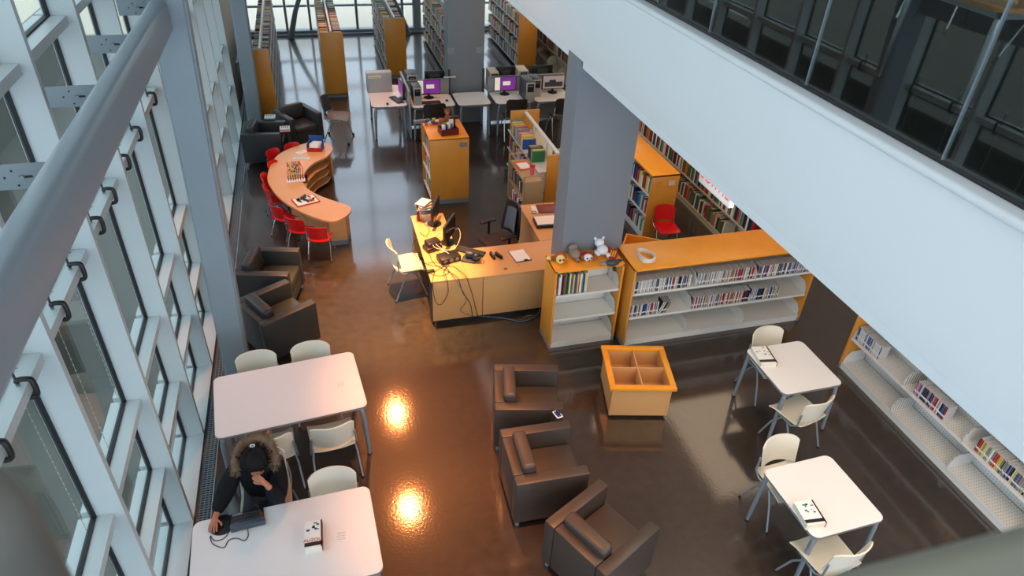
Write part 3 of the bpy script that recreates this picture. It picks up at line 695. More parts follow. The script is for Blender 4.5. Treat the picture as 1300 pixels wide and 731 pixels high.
# caster chair and dark computer chairs
cc = ivory_chair('caster_chair', 'brown mesh back chair on casters standing alone beside the dark armchair', 'chair', mat('taupe_plastic', (112, 100, 92), .5), m_leg, backm=m_dgrey, casters=True)
cc.scale = (1.1, 1.1, 1.1); cc.location = (.36, 14.24, 0); cc.rotation_euler = (0, 0, math.radians(75))
dk = ivory_chair('computer_chair', 'dark chair at the left partition desk behind the wooden unit', 'chair', mat('dark_brown_plastic', (44, 38, 35), .45), m_chrome, casters=True, group='dark chairs at the computer desks')
dk.scale = (1.05, 1, 1.16); dk.location = (2.28, 13.68, 0); dk.rotation_euler = (0, 0, PI)
C(4.02, 13.68, PI, 'dark chair at the purple screen right of the notice column', 'dark chairs at the computer desks', dk)
C(5.05, 13.60, PI + .1, 'dark chair at the rightmost screen beside the big column', 'dark chairs at the computer desks', dk)

# armchairs
def armchair(label, leather, group=None):
    t = thing('armchair', label, 'armchair', (0, 0, 0), 0, group)
    w, d = .74, .74
    e = MB(); e.box((0, 0, .21), (w - .03, d - .03, .24), leather, .015); obj('base', e, t)
    for sx in (-1, 1):
        e = MB(); e.box((sx * (w / 2 - .06), -.0, .37), (.12, d, .58), leather, .016); obj('arm', e, t)
    e = MB(); e.box((0, d / 2 - .055, .37), (w - .242, .11, .578), leather, .014); obj('back', e, t)
    e = MB(); e.box((0, -.06, .375), (w - .25, d - .13, .13), leather, .028, seg=3); obj('seat_cushion', e, t)
    e = MB(); e.box((0, 0, 0), (w - .255, .14, .30), leather, .035, seg=3, T=Matrix.Translation((0, d / 2 - .175, .60)) @ Matrix.Rotation(-.10, 4, 'X')); obj('back_cushion', e, t)
    for sx in (-1, 1):
        for sy in (-1, 1):
            e = MB(); e.cyl((sx * (w / 2 - .05), sy * (d / 2 - .05), 0), (sx * (w / 2 - .05), sy * (d / 2 - .05), .092), .022, m_leg, seg=12); obj('foot', e, t)
    return t
GA = 'grey brown leather armchairs'
ac = armchair('dark leather armchair in the open floor, farthest of three, badge near its arm', m_leather, GA)
ac.location = (1.88, 5.37, 0); ac.rotation_euler = (0, 0, math.radians(90 - 13))
dup(ac, (1.77, 4.43, 0), math.radians(90 - 2), 'dark leather armchair in the open floor, middle one of three', GA)
dup(ac, (2.03, 3.48, 0), math.radians(90 + 27), 'dark leather armchair in the open floor, nearest the camera', GA)
ab = armchair('charcoal armchair by the windows next to the ivory chairs', m_leather2, 'charcoal armchairs by the windows')
ab.location = (-.82, 7.58, 0); ab.rotation_euler = (0, 0, math.radians(90 + 30))
dup(ab, (-.93, 8.58, 0), math.radians(90 - 14), 'charcoal armchair by the windows facing the service desk', 'charcoal armchairs by the windows')
dup(ab, (-1.07, 13.50, 0), math.radians(90 - 8), 'far charcoal armchair against the blue grey post behind red chairs')
dup(ab, (-.44, 14.28, 0), math.radians(28), 'far charcoal armchair beside the caster chair')

# things on armchairs
def pile(px, py, z, w, d, h, rz, label, cols, name='brochure_stack', cat='papers'):
    o = MB(); n_ = len(cols)
    for k, c_ in enumerate(cols): o.box((random.uniform(-.006, .006), random.uniform(-.006, .006), h * (k + .5) / n_), (w, d, h / n_ * .96), c_)
    for k in range(4): o.box((w * (-.3 + .2 * k), d * .1, h + .0005), (w * .12, d * .5, .001), cols[0])
    q = obj(name, o); q.location = at(px, py, z); q.rotation_euler = (0, 0, rz); return tag(q, label, cat)
mred = MATS['cover_red']; mblue = MATS['cover_blue']; myel = MATS['cover_yellow']; mgre = MATS['cover_green']; mora = MATS['cover_orange']; mtea = MATS['cover_teal']
pile(343, 150, .665, .20, .15, .05, -.1, 'white brochure stack on the arm of the far window armchair', [m_grey, m_paper, m_paper])
pile(362, 166, .665, .18, .16, .07, 0, 'colourful brochure stack between the two far armchairs', [mred, m_paper, mora, m_paper])
t = thing('name_badge', 'blue and white card on the arm of the middle open floor armchair', 'card', at(708, 526, .665), -1.35)
o = MB(); o.box((0, 0, .003), (.11, .07, .006), m_paper); o.box((0, 0, .0068), (.085, .05, .002), mblue); obj('card', o, t)
o = MB(); o.ball((-.01, .01, .025), (.06, .05, .04), m_black); o.tube([(-.01, .01, .03), (-.04, .03, .02), (-.05, .02, .01)], .004, m_black, 6); obj('clip', o, t)

# four-compartment browser box
t = thing('browser_box', 'low honey wood browser box with four empty compartments', 'box', (3.32, 5.56, 0), math.radians(-13.5))
e = MB()
for sx, sy, w_, d_ in ((0, -1, .70, .02), (0, 1, .70, .02), (-1, 0, .02, .70), (1, 0, .02, .70)):
    e.box((sx * .335, sy * .335, .27), (w_ if sx == 0 else .02, d_ if sy == 0 else .02, .46), m_beech)
e.box((0, 0, .25), (.66, .66, .02), m_beech); obj('body', e, t)
e = MB()
for s_ in (-1, 1):
    e.box((0, s_ * .355, .49), (.78, .07, .04), m_woodtop, .004); e.box((s_ * .355, 0, .49), (.07, .64, .04), m_woodtop, .004)
obj('rim', e, t)
e = MB(); e.box((0, 0, .38), (.65, .014, .22), m_beech); e.box((0, 0, .382), (.014, .65, .22), m_beech); obj('divider', e, t)
e = MB(); e.box((0, 0, .02), (.62, .62, .04), m_black); obj('plinth', e, t)

# second wooden box behind the big column
t = thing('browser_box', 'open wooden box standing behind the stuffed mouse and the big column', 'box', (4.25, 7.66, 0), math.radians(-32))
e = MB()
for sx, sy in ((0, -1), (0, 1), (-1, 0), (1, 0)):
    e.box((sx * .25, sy * .25, .42), (.50 if sx == 0 else .02, .50 if sy == 0 else .02, .84), m_woodtop)
e.box((0, 0, .5), (.48, .48, .02), m_wood); obj('body', e, t)
e = MB(); e.box((0, 0, .03), (.46, .46, .058), m_black); obj('plinth', e, t)

# ------------------------------------------------------------------ children's curved table
zt = .56
outer = [(-.98, 11.46), (-.93, 11.95), (-.80, 12.38), (-.52, 12.70), (-.20, 12.86), (.05, 12.80), (.16, 12.58), (.15, 12.38)]
inner = [(.02, 12.12), (-.20, 11.90), (-.34, 11.60), (-.40, 11.25), (-.35, 10.95), (-.20, 10.68), (.0, 10.45), (.24, 10.22)]
end = [(.31, 10.10), (.28, 9.92), (.12, 9.74), (-.05, 9.72), (-.35, 9.98), (-.62, 10.35), (-.82, 10.75), (-.94, 11.15)]
ring = smooth([(x, y, 0) for x, y in outer + inner + end], 5)
t = thing('curved_table', 'curved light wood children\'s table with shelves in its inner side', 'table', (0, 0, 0))
e = MB(); e.prism([(p.x, p.y) for p in ring], zt - .035, zt, m_beech); obj('tabletop', e, t)
cen = Vector((.05, 11.2, 0))
def arc_strip(pts, z0, z1, th, m):
    e = MB(); P = smooth([(x, y, 0) for x, y in pts], 4, False)
    for a, b_ in zip(P, P[1:]):
        mid = (a + b_) / 2; d = b_ - a; e.box((0, 0, 0), (d.length + .012, th, z1 - z0), m, T=Matrix.Translation((mid.x, mid.y, (z0 + z1) / 2)) @ Matrix.Rotation(math.atan2(d.y, d.x), 4, 'Z'))
    return e
mid_ = [(-.05, 12.45), (-.35, 12.25), (-.58, 11.85), (-.66, 11.35), (-.60, 10.90), (-.42, 10.55), (-.15, 10.22), (.08, 10.0)]
obj('curved_back_panel', arc_strip(mid_, .0, zt - .036, .02, m_beech), t)
for z in (.07, .22, .37):
    e = MB(); shape = [(p[0], p[1]) for p in mid_] + [(.20, 10.22), (.0, 10.45), (-.18, 10.7), (-.32, 10.97), (-.37, 11.25), (-.31, 11.58), (-.18, 11.87), (.02, 12.10), (.08, 12.3)]
    e.prism(shape, z, z + .018, m_beech); obj('shelf', e, t)
for a, b_ in (((.20, 9.93), (.26, 10.20)), ((-.02, 12.50), (.12, 12.30))):
    e = MB(); a = Vector((*a, 0)); b_ = Vector((*b_, 0)); d = b_ - a; mid = (a + b_) / 2
    TT = Matrix.Translation((mid.x, mid.y, 0)) @ Matrix.Rotation(math.atan2(d.y, d.x), 4, 'Z'); e.box((0, 0, .3), (d.length, .03, .45), m_beech, T=TT); e.box((0, 0, .04), (d.length, .034, .08), m_edge, T=TT); obj('end_panel', e, t)
e = MB(); a = Vector((-.05, 9.93, 0)); b_ = Vector((.20, 9.93, 0)); d = b_ - a; TT = Matrix.Translation(((a + b_) / 2)) ; e.box((0, 0, .3), (d.length, .03, .45), m_beech, T=TT); e.box((0, 0, .04), (d.length, .034, .08), m_edge, T=TT); obj('end_panel', e, t)
# toys and books on it
def bead_maze(p, rz):
    t = thing('bead_maze', 'bead maze toy of bent coloured wires on the curved table', 'toy', p, rz)
    e = MB(); e.box((0, 0, .012), (.26, .34, .024), m_beech, .004); obj('base', e, t)
    cols = [mred, myel, mgre, mblue, m_black, mora]
    for k in range(7):
        w_ = MB(); x = -.10 + .033 * k; pts = smooth([(x, -.13 + .04 * (k % 2), .02), (x + .03, -.1, .16), (x - .02, -.02, .24 - .02 * (k % 3)), (x + .02, .05, .14), (x, .12, .2), (x, .14, .02)], 5, False)
        w_.tube(pts, .004, cols[k % 6], 6); obj('wire', w_, t)
    for k in range(22):
        w_ = MB(); x = random.uniform(-.11, .11); y = random.uniform(-.14, .14); w_.ball((x, y, random.uniform(.04, .2)), (.028, .028, .028), cols[k % 6], 8); obj('bead', w_, t)
bead_maze(at(375, 222, zt), .1)
t = thing('toy_tray', 'white toy rack of coloured pegs beside the bead maze', 'toy', at(376, 230, zt), .08)
e = MB(); e.box((0, 0, .01), (.30, .10, .02), m_paper); obj('base', e, t)
for k, c_ in enumerate((mblue, m_black, mgre, mred, mblue, m_black, mred)):
    e = MB(); e.tube([(-.12 + .04 * k, 0, .02), (-.12 + .04 * k, .0, .12)], .008, c_, 6); obj('peg', e, t)
t = thing('toy_crate', 'blue and red display box of leaflets at the far end of the curved table', 'box', at(401, 190, zt), -.25)
e = MB(); e.box((0, .10, .12), (.26, .012, .24), mblue); e.box((-.13, .0, .07), (.01, .2, .14), mblue); e.box((.13, .0, .07), (.01, .2, .14), mblue); e.box((0, -.10, .04), (.27, .012, .07), mred); e.box((0, 0, .006), (.26, .2, .012), mred); obj('box_body', e, t)
for k in range(5):
    e = MB(); e.box((0, 0, 0), (.16, .005, .12), m_paper, T=Matrix.Translation((-.02 + .01 * k, -.06 + .03 * k, .08)) @ Matrix.Rotation(-.5, 4, 'X')); obj('leaflet', e, t)
o = sheetpaper(383, 193, zt + .001, .18, .12, .6, 'white leaflet lying left of the blue display box', th=.003)
o = sheetpaper(383, 201, zt + .001, .30, .10, -.25, 'wide pale leaflet lying between bead maze and display box', mat('pale_blue_paper', (196, 214, 226), .6), th=.003)
t = thing('board_puzzle', 'red framed picture puzzle board at the near part of the curved table', 'puzzle', at(388, 255, zt), .35)
e = MB(); e.box((0, 0, .006), (.38, .30, .012), mred); e.box((0, 0, .013), (.34, .26, .003), m_paper); obj('board', e, t)
for k in range(24):
    e = MB(); e.box((0, 0, 0), (random.uniform(.03, .08), random.uniform(.02, .05), .006), [mblue, myel, mgre, m_black, mtea, mora][k % 6], T=Matrix.Translation((random.uniform(-.14, .14), random.uniform(-.10, .10), .018)) @ Matrix.Rotation(random.uniform(0, 3), 4, 'Z')); obj('puzzle_piece', e, t)
e = MB(); e.ball((-.02, .06, .04), (.08, .07, .06), m_dgrey, 10); e.ball((.03, .09, .05), (.05, .05, .05), mblue, 10); obj('toy_figure', e, t)
for k, (c_, zz, yy, lb) in enumerate(((m_dgrey, .389, 11.6, 'grey picture book on the upper shelf inside the curved table'), (myel, .239, 11.35, 'yellow and blue picture book on the middle shelf inside the curved table'), (mgre, .089, 11.0, 'green picture book on the lowest shelf inside the curved table'), (mora, .239, 10.75, 'orange picture book on the middle shelf inside the curved table'))):
    e = MB(); e.box((0, 0, .008), (.24, .30, .014), m_pages); e.box((0, 0, .017), (.25, .31, .004), c_); e.box((0, .05, .0195), (.15, .1, .001), mblue if k != 0 else m_paper)
    q = obj('picture_book', e); q.location = (-.45, yy, zz); q.rotation_euler = (0, 0, .2 * k); tag(q, lb, 'book')

# ------------------------------------------------------------------ service desk
t = thing('service_desk', 'U shaped light wood service desk with cables hanging over its front', 'desk', (0, 0, 0))
e = MB(); e.box((1.42, 8.42, .715), (.50, 1.84, .03), m_beech, .003); obj('left_top', e, t)
e = MB(); e.box((2.60, 7.86, .714), (1.858, .74, .03), m_beech, .003); obj('front_top', e, t)
e = MB(); e.box((3.20, 8.80, .715), (.58, 1.13, .03), m_beech, .003); obj('right_top', e, t)
e = MB(); e.box((1.53, 7.515, .385), (.69, .025, .63), m_beech, .002); obj('front_panel', e, t)
e = MB(); e.box((2.70, 7.515, .385), (1.63, .025, .63), m_beech, .002); obj('front_panel', e, t)
e = MB(); e.box((1.22, 9.28, .35), (.06, .05, .70), m_beech); e.box((1.42, 9.30, .35), (.46, .025, .70), m_beech); obj('side_panel', e, t)
e = MB(); e.box((1.19, 7.63, .36), (.025, .22, .66), m_black); obj('side_panel', e, t)
e = MB(); e.box((2.93, 8.75, .35), (.025, 1.1, .70), m_beech); e.box((3.2, 9.34, .35), (.56, .025, .70), m_beech); obj('side_panel', e, t)
e = MB(); e.box((2.22, 7.61, .733), (.05, .022, .006), m_dgrey); e.cyl((2.42, 7.66, .728), (2.42, 7.66, .734), .008, m_dgrey, seg=8); tag(obj('cable_grommet', e, t), 'small dark cable outlet')
e = MB(); e.box((2.1, 7.56, .04), (1.7, .04, .07), m_black); obj('plinth', e, t)
def monitor(p, rz, label, w=.44, h=.28, screen=None, group=None):
    t = thing('monitor', label, 'monitor', p, rz, group)
    e = MB(); e.box((0, 0, .09 + h / 2), (w, .035, h), m_black, .006); e.box((0, .03, .09 + h / 2), (w * .5, .04, h * .5), m_dgrey, .01); obj('housing', e, t)
    if screen:
        e = MB(); e.box((0, -.0185, .09 + h / 2), (w - .03, .002, h - .03), screen[0])
        for x, z, ww, hh, mm in screen[1]: e.box((x * w, -.0200, .09 + h / 2 + z * h), (ww * w, .001, hh * h), mm)
        obj('screen', e, t)
    e = MB(); e.box((0, .03, .07), (.05, .02, .14), m_black); e.lathe([(.11, 0), (.11, .008), (.03, .016)], m_black, T=Matrix.Translation((0, .02, 0))); obj('stand', e, t)
    return t
sc_dark = mat('dark_screen', (40, 32, 36), .15)
monitor((1.50, 9.02, .73), math.radians(68), 'dark monitor beside the pen cup on the service desk', .46, .29, (sc_dark, []))
monitor((1.60, 8.44, .73), math.radians(60), 'dark monitor above the tangled cables on the service desk', .46, .29, (sc_dark, []))
def keyboard(p, rz, label, m=m_black):
    e = MB(); e.box((0, 0, .010), (.43, .15, .018), m, .004)
    for r_ in range(4):
        for k in range(13): e.box((-.19 + k * .032, -.05 + r_ * .032, .021), (.026, .026, .006), m_dgrey)
    q = obj('keyboard', e); q.location = p; q.rotation_euler = (0, 0, rz); return tag(q, label, 'keyboard')
keyboard((1.84, 8.14, .73), math.radians(-38), 'black keyboard behind the scanner on the service desk')
t = thing('pen_cup', 'paper tower of brochures and pens at the far corner of the service desk', 'holder', (1.29, 9.17, .73))
e = MB(); e.cyl((0, 0, 0), (0, 0, .012), .07, m_wood, seg=18); e.cyl((0, 0, 0), (0, 0, .30), .02, m_chrome, seg=12); e.cyl((-.03, -.03, .0), (-.03, -.03, .30), .022, mat('dark_red_tube', (110, 30, 30), .4), seg=12); obj('stand', e, t)
e = MB()
for k in range(7): e.box((0, 0, 0), (.22, .16, .012), [m_paper, mtea, m_paper, mred, m_paper, mgre, m_paper][k], T=Matrix.Translation((.06, .02, .20 + .016 * k)) @ Matrix.Rotation(.15 * k, 4, 'Z'))
obj('leaflet_stack', e, t)
t = thing('card_printer', 'dark brown receipt printer left of the tangled cables', 'printer', (1.42, 8.50, .73), math.radians(20))
t.location = (at(549, 316, .73)); e = MB(); e.box((0, 0, .035), (.24, .17, .07), mat('dark_brown_shell', (48, 30, 28), .35), .012); e.box((.01, .01, .10), (.20, .15, .08), MATS['dark_brown_shell'], .018); obj('housing', e, t)
e = MB(); e.box((0, -.03, .142), (.14, .03, .004), m_black); obj('paper_slot', e, t)
t = thing('cable_box', 'black modem box under the white coiled cable on the service desk', 'modem', (1.50, 7.99, .73), math.radians(14))
e = MB(); e.box((0, 0, .045), (.30, .19, .085), m_black, .01); obj('housing', e, t)
e = MB()
for k in range(3): e.cyl((-.09 + .09 * k, -.097, .05), (-.09 + .09 * k, -.09, .05), .028, m_grey, seg=12)
obj('port', e, t)
def cable(pts, r, m, label, n=6, closed=False):
    e = MB(); e.tube(smooth(pts, n, closed), r, m, 6, closed=closed); return tag(obj('cable', e), label, 'cable')
m_cab = mat('black_cable', (18, 18, 20), .5); m_cabw = mat('white_cable', (214, 212, 206), .5); m_cabb = mat('blue_grey_cable', (88, 100, 124), .5)
def dk_(px, py, z=.74): p = at(px, py, z); return (p.x, p.y, z)
cable([dk_(560, 310, .83), dk_(549, 300, .83), dk_(552, 314, .84), dk_(575, 316, .83), dk_(584, 302, .83), dk_(582, 290, .84), dk_(572, 295, .83), dk_(555, 296, .83), dk_(552, 308, .84), dk_(570, 322, .83)], .004, m_cabw, 'white cable coiled on top of the black modem box')
Y0 = 7.485
def fr(px, py):     # point just in front of the desk front
    r = ray(px, py); tt = Y0 / r.y; return (tt * r.x, Y0, CAMZ + tt * r.z)
cable([dk_(572, 334), dk_(560, 340), (*fr(549, 355)[:2], .745) if 0 else dk_(552, 345), dk_(549, 357, .742), fr(549, 362), fr(553, 383), fr(561, 386), fr(569, 370), fr(566, 350), dk_(563, 345, .75), dk_(570, 336)], .004, m_cab, 'black cable drooping in a loop over the left of the desk front')
cable([dk_(530, 303), dk_(524, 310), dk_(526, 322), dk_(540, 334), dk_(556, 338), dk_(575, 338), dk_(585, 345, .745), fr(592, 352), fr(600, 375), fr(606, 400), (at(607, 404).x, Y0, .02)], .004, m_cab, 'black cable running across the desk and down its front at the right')
cable([dk_(545, 322), dk_(552, 335), dk_(570, 345), dk_(577, 349, .745), fr(582, 354), fr(588, 372), fr(597, 385), fr(600, 402), (at(601, 406).x, Y0, .02)], .004, m_cab, 'black cable down the middle of the desk front')
cable([dk_(560, 330), dk_(572, 346, .745), fr(579, 356), fr(592, 380), fr(585, 395), fr(604, 402)], .004, m_cabb, 'blue grey cable crossing the black ones on the desk front')
cable([dk_(523, 318), dk_(533, 328), dk_(530, 336), dk_(543, 346), dk_(560, 350), dk_(570, 344), dk_(556, 333), dk_(543, 334)], .004, m_cab, 'black cable looping at the left edge of the service desk')
cable([dk_(533, 295), dk_(541, 300), dk_(545, 290), dk_(538, 283)], .004, mat('orange_cable', (150, 70, 40), .5), 'thin brown cable by the pen cup')
g1 = at(592, 404, .03); g2 = at(640, 405, .01)
cable([(g1.x + .05, 7.60, .03), at(640, 404, .012), at(660, 408, .012), at(675, 404, .012), at(684, 397, .012), (2.75, 7.60, .03)], .008, m_cabb, 'blue grey cable curving on the floor in front of the service desk')
e = MB(); e.box((0, 0, .015), (.10, .045, .03), m_black, .006); q = obj('power_brick', e); q.location = at(547, 345, .735); q.rotation_euler = (0, 0, .1); tag(q, 'small black power brick among the desk cables', 'adapter')
t = thing('barcode_scanner', 'grey and black barcode scanner stand right of the tangled cables', 'scanner', (1.78, 7.93, .73), -.5)
e = MB(); e.box((0, 0, .015), (.20, .16, .03), m_dgrey, .01); e.box((0, .04, .07), (.12, .05, .12), mat('slate_plastic', (54, 66, 84), .4), .02, T=Matrix.Rotation(.4, 4, 'X')); obj('stand', e, t)
e = MB(); e.ball((.10, .0, .07), (.14, .13, .12), m_black, 14); e.tube([(.10, -.06, .07), (.19, -.03, .1), (.19, .05, .08), (.12, .08, .05)], .012, m_black, 8); obj('head', e, t)
for px, py, rz, lb in ((625, 326, 1.75, 'black stapler with a silver plate, left of the two'), (633, 326, 2.0, 'plain black stapler, right of the two')):
    t = thing('stapler', lb, 'stapler', at(px, py, .73), rz)
    e = MB(); e.box((0, 0, .008), (.16, .038, .014), m_black, .004); obj('base', e, t)
    e = MB(); e.box((0, 0, .038), (.15, .036, .030), m_black, .012, T=Matrix.Rotation(-.06, 4, 'Y')); obj('arm', e, t)
    if 'silver' in lb: e = MB(); e.box((-.02, 0, .056), (.06, .026, .004), m_chrome); obj('plate', e, t)
t = thing('clipboard', 'white papers on a dark clipboard on the front of the service desk', 'clipboard', at(660, 325, .73), .12)
e = MB(); e.box((0, 0, .004), (.235, .30, .008), m_black); obj('board', e, t)
e = MB(); e.box((.0, .0, .011), (.22, .28, .006), m_paper); obj('paper', e, t)
e = MB(); e.box((.03, -.14, .017), (.05, .02, .012), m_black); obj('clip', e, t)
t = thing('folder', 'dark red folder on white papers at the far right wing of the desk', 'folder', at(692, 266, .73), -.1)
e = MB(); e.box((-.03, 0, .006), (.36, .25, .012), m_paper); obj('paper', e, t)
e = MB(); e.box((.03, 0, .02), (.32, .26, .014), mat('maroon_cover', (112, 24, 34), .4), .003); obj('cover', e, t)
t = thing('paper_tray', 'dark tray of white papers next to the dark red folder', 'tray', at(693, 284, .73), -.05)
e = MB(); e.box((0, 0, .025), (.36, .28, .05), m_black, .01); obj('tray', e, t)
e = MB(); e.box((0, .01, .056), (.32, .25, .012), m_paper); e.box((0, .12, .055), (.32, .03, .012), mora); obj('paper', e, t)
e = MB(); e.tube(smooth([(0, 0, .005), (.04, .03, .01), (.07, -.01, .01), (.03, -.04, .01)], 4), .008, m_leg, 6, closed=True); q = obj('key_ring', e); q.location = at(675, 270, .735); tag(q, 'small grey bunch of keys beside the dark red folder', 'keys')
# office chair
t = thing('office_chair', 'black office chair with mesh back and armrests inside the desk', 'chair', (2.42, 8.75, 0), math.radians(-72))
e = MB(); e.box((0, 0, .46), (.48, .46, .08), mat('brown_seat_cloth', (70, 52, 48), .8), .035, seg=3); obj('seat', e, t)
e = MB()
def bk(u, v): a = (u - .5) * 2; return (a * (.23 - .06 * v * v), .25 + .05 * v - .05 * a * a, .55 + .52 * v)
e.sheet(bk, 10, 10, .03, m_black); obj('backrest', e, t)
e = MB()
def bk2(u, v): a = (u - .5) * 2; return (a * (.14 - .03 * v), .225 + .05 * v - .05 * a * a, .62 + .36 * v)
e.sheet(bk2, 8, 8, .012, m_mesh); obj('mesh_panel', e, t)
for sx in (-1, 1):
    e = MB(); e.tube([(sx * .22, .0, .45), (sx * .29, .0, .48), (sx * .29, .0, .68)], .022, m_black, 8); e.box((sx * .29, -.02, .695), (.075, .26, .03), m_black, .012); obj('armrest', e, t)
e = MB(); e.cyl((0, 0, .08), (0, 0, .44), .03, m_black); obj('gas_lift', e, t)
for k in range(5):
    a = 2 * PI * k / 5; e = MB(); e.tube([(0, 0, .11), (.29 * math.cos(a), .29 * math.sin(a), .07)], [.03, .018], m_black, 8); lo = obj('leg', e, t); e = MB(); e.ball((.29 * math.cos(a), .29 * math.sin(a), .03), (.05, .05, .06), m_black, 8); obj('caster', e, lo)

# ------------------------------------------------------------------ stuffed toys, cable coil on the cases
m_ty = mat('toy_yellow', (228, 204, 130), .9, 0, .1, 30, .3); m_tb = mat('toy_brown', (156, 84, 36), .9, 0, .2, 30, .3); m_tg = mat('toy_taupe', (146, 124, 112), .95, 0, .3, 60, .8); m_tw = mat('toy_white', (222, 222, 226), .9, 0, .08, 30, .4); m_tr = mat('toy_red', (176, 24, 26), .8); m_tgr = mat('toy_grey', (150, 152, 160), .9, 0, .1, 30, .3)
def toy(px, py, label, parts, rz=0, z=1.242, name='stuffed_toy'):
    t = thing(name, label, 'stuffed toy', at(px, py, z), rz)
    for nm, sh in parts:
        e = MB()
        for c, d, m in sh: e.ball(c, d, m, 14)
        obj(nm, e, t)
toy(711, 334, 'yellow faced hand puppet with brown hair lying on the short bookcase', [('head', [((0, 0, .06), (.12, .11, .12), m_ty)]), ('eye', [((-.022, -.05, .075), (.028, .02, .03), m_black)]), ('eye', [((.022, -.05, .075), (.028, .02, .03), m_black)]), ('hair', [((0, .04, .085), (.15, .09, .10), m_tb), ((.06, .05, .05), (.09, .08, .07), m_tb)]), ('body', [((-.02, .09, .03), (.18, .08, .06), m_tb), ((-.12, .10, .03), (.07, .06, .05), m_ty)])])
toy(730, 328, 'taupe hedgehog puppet between the two round faced puppets', [('body', [((0, .03, .06), (.14, .20, .12), m_tg), ((0, .10, .10), (.12, .10, .10), m_tg)]), ('snout', [((0, -.08, .03), (.05, .08, .05), m_tg), ((0, -.12, .03), (.02, .02, .02), m_black)])])
toy(746, 331, 'white faced dog puppet with red nose and brown ears', [('head', [((0, 0, .05), (.12, .10, .10), m_tw)]), ('eye', [((-.025, -.045, .065), (.024, .02, .028), m_black)]), ('eye', [((.025, -.045, .065), (.024, .02, .028), m_black)]), ('nose', [((0, -.055, .04), (.028, .02, .022), m_tr)]), ('ear', [((.085, .0, .045), (.08, .10, .05), m_tb)]), ('ear', [((-.07, .02, .05), (.05, .07, .05), m_tb)]), ('body', [((.0, .09, .035), (.20, .10, .07), m_tr)])])
toy(764, 323, 'white teddy lying on its back among the puppets', [('body', [((0, 0, .07), (.15, .16, .13), m_tw)]), ('head', [((-.01, .10, .12), (.13, .13, .12), m_tw)]), ('ear', [((-.06, .13, .17), (.045, .03, .045), m_tw)]), ('ear', [((.05, .13, .17), (.045, .03, .045), m_tw)]), ('leg', [((-.08, -.03, .05), (.07, .13, .07), m_tw)]), ('leg', [((.05, -.10, .04), (.07, .12, .07), m_tw)]), ('scarf', [((.08, .0, .06), (.09, .10, .10), mat('toy_brick', (132, 54, 44), .9))])])
toy(783, 310, 'grey mouse toy with round ear at the back of the bookcase', [('body', [((0, 0, .05), (.12, .12, .10), m_tgr)]), ('ear', [((.02, .0, .11), (.07, .03, .07), m_tw)]), ('nose', [((-.07, -.01, .10), (.035, .035, .035), m_black)]), ('head', [((-.03, .0, .09), (.09, .08, .08), m_tgr)])])
toy(777, 337, 'black and grey toy hanging over the right front corner of the short bookcase', [('body', [((0, 0, .045), (.20, .10, .09), m_dgrey), ((-.10, .02, .03), (.12, .09, .05), mat('toy_grey_cloth', (150, 132, 124), .9))]), ('wing', [((.08, .02, .05), (.12, .06, .04), m_black)]), ('tail', [((.0, -.08, .0), (.05, .08, .06), m_black)])])
t = thing('striped_badge', 'round red and yellow striped toy shield among the puppets', 'toy', at(778, 323, 1.30), -.6)
e = MB(); e.lathe([(.085, 0), (.085, .014), (.07, .02)], m_tr, T=Matrix.Diagonal((.75, 1, 1, 1))); obj('disc', e, t)
e = MB()
for k in range(3): e.box((-.028 + .028 * k, 0, .021), (.013, .10, .003), myel)
obj('stripe', e, t)
t.rotation_euler = (.35, 0, -.6)
e = MB()
for k in range(5):
    e.tube(smooth([(-.09 + .004 * k, -.10, .012 * k), (-.10, .08 + .006 * k, .012 * k), (-.02, .13, .01 * k + .005), (.07 - .006 * k, .06, .012 * k), (.09, -.08 + .004 * k, .012 * k), (.0, -.14, .011 * k)], 4), .007, m_cabw, 6, closed=True)
q = obj('cable_coil', e); q.location = at(821, 326, 1.25); q.rotation_euler = (0, 0, -.15); tag(q, 'white extension cable coiled on the orange top of the long bookcase', 'cable')

# on the wooden unit: toy basket, lego, figurine
t = thing('toy_basket', 'dark red box of cards and pens on the wooden unit', 'box', at(569, 169, 1.25), .12)
e = MB(); mrb = mat('dark_red_box', (96, 24, 26), .4)
e.box((0, -.11, .055), (.30, .012, .11), mrb); e.box((0, .11, .055), (.30, .012, .11), mrb); e.box((-.15, 0, .055), (.012, .232, .11), mrb); e.box((.15, 0, .055), (.012, .232, .11), mrb); e.box((0, 0, .01), (.29, .22, .012), m_black); obj('box_body', e, t)
for k in range(4):
    e = MB(); e.box((-.09 + .05 * k, .02 * k - .02, .12), (.05, .07, .09), [m_paper, m_dgrey, m_paper, m_leg][k], .004); obj('card_pack', e, t)
e = MB(); e.box((.12, .02, .17), (.025, .02, .20), m_black); e.box((.06, .02, .17), (.08, .005, .14), m_paper); obj('handle', e, t)
t = thing('brick_toy', 'multicoloured building brick construction at the back of the wooden unit', 'toy', at(552, 157, 1.25), .1)
for k in range(34):
    e = MB(); c_ = [mred, myel, mora, mblue, mgre, m_paper, mora][k % 7]; x, y = random.uniform(-.18, .22), random.uniform(-.07, .09)
    e.box((x, y, .02 + random.choice((0, .03, .06))), (.06, .03, .03), c_, .002); e.cyl((x, y, .04), (x, y, .042), .006, c_, seg=6); obj('brick', e, t)
e = MB(); e.box((-.28, .02, .06), (.20, .05, .06), m_grey, .004); e.box((.36, .03, .07), (.18, .05, .06), m_dgrey, .004); obj('grey_bar', e, t)
t = thing('toy_figure', 'brown toy bear figure standing behind the red box', 'toy', at(568, 155, 1.27), 0)
e = MB(); e.ball((0, 0, .08), (.09, .08, .14), m_tb); obj('body', e, t)
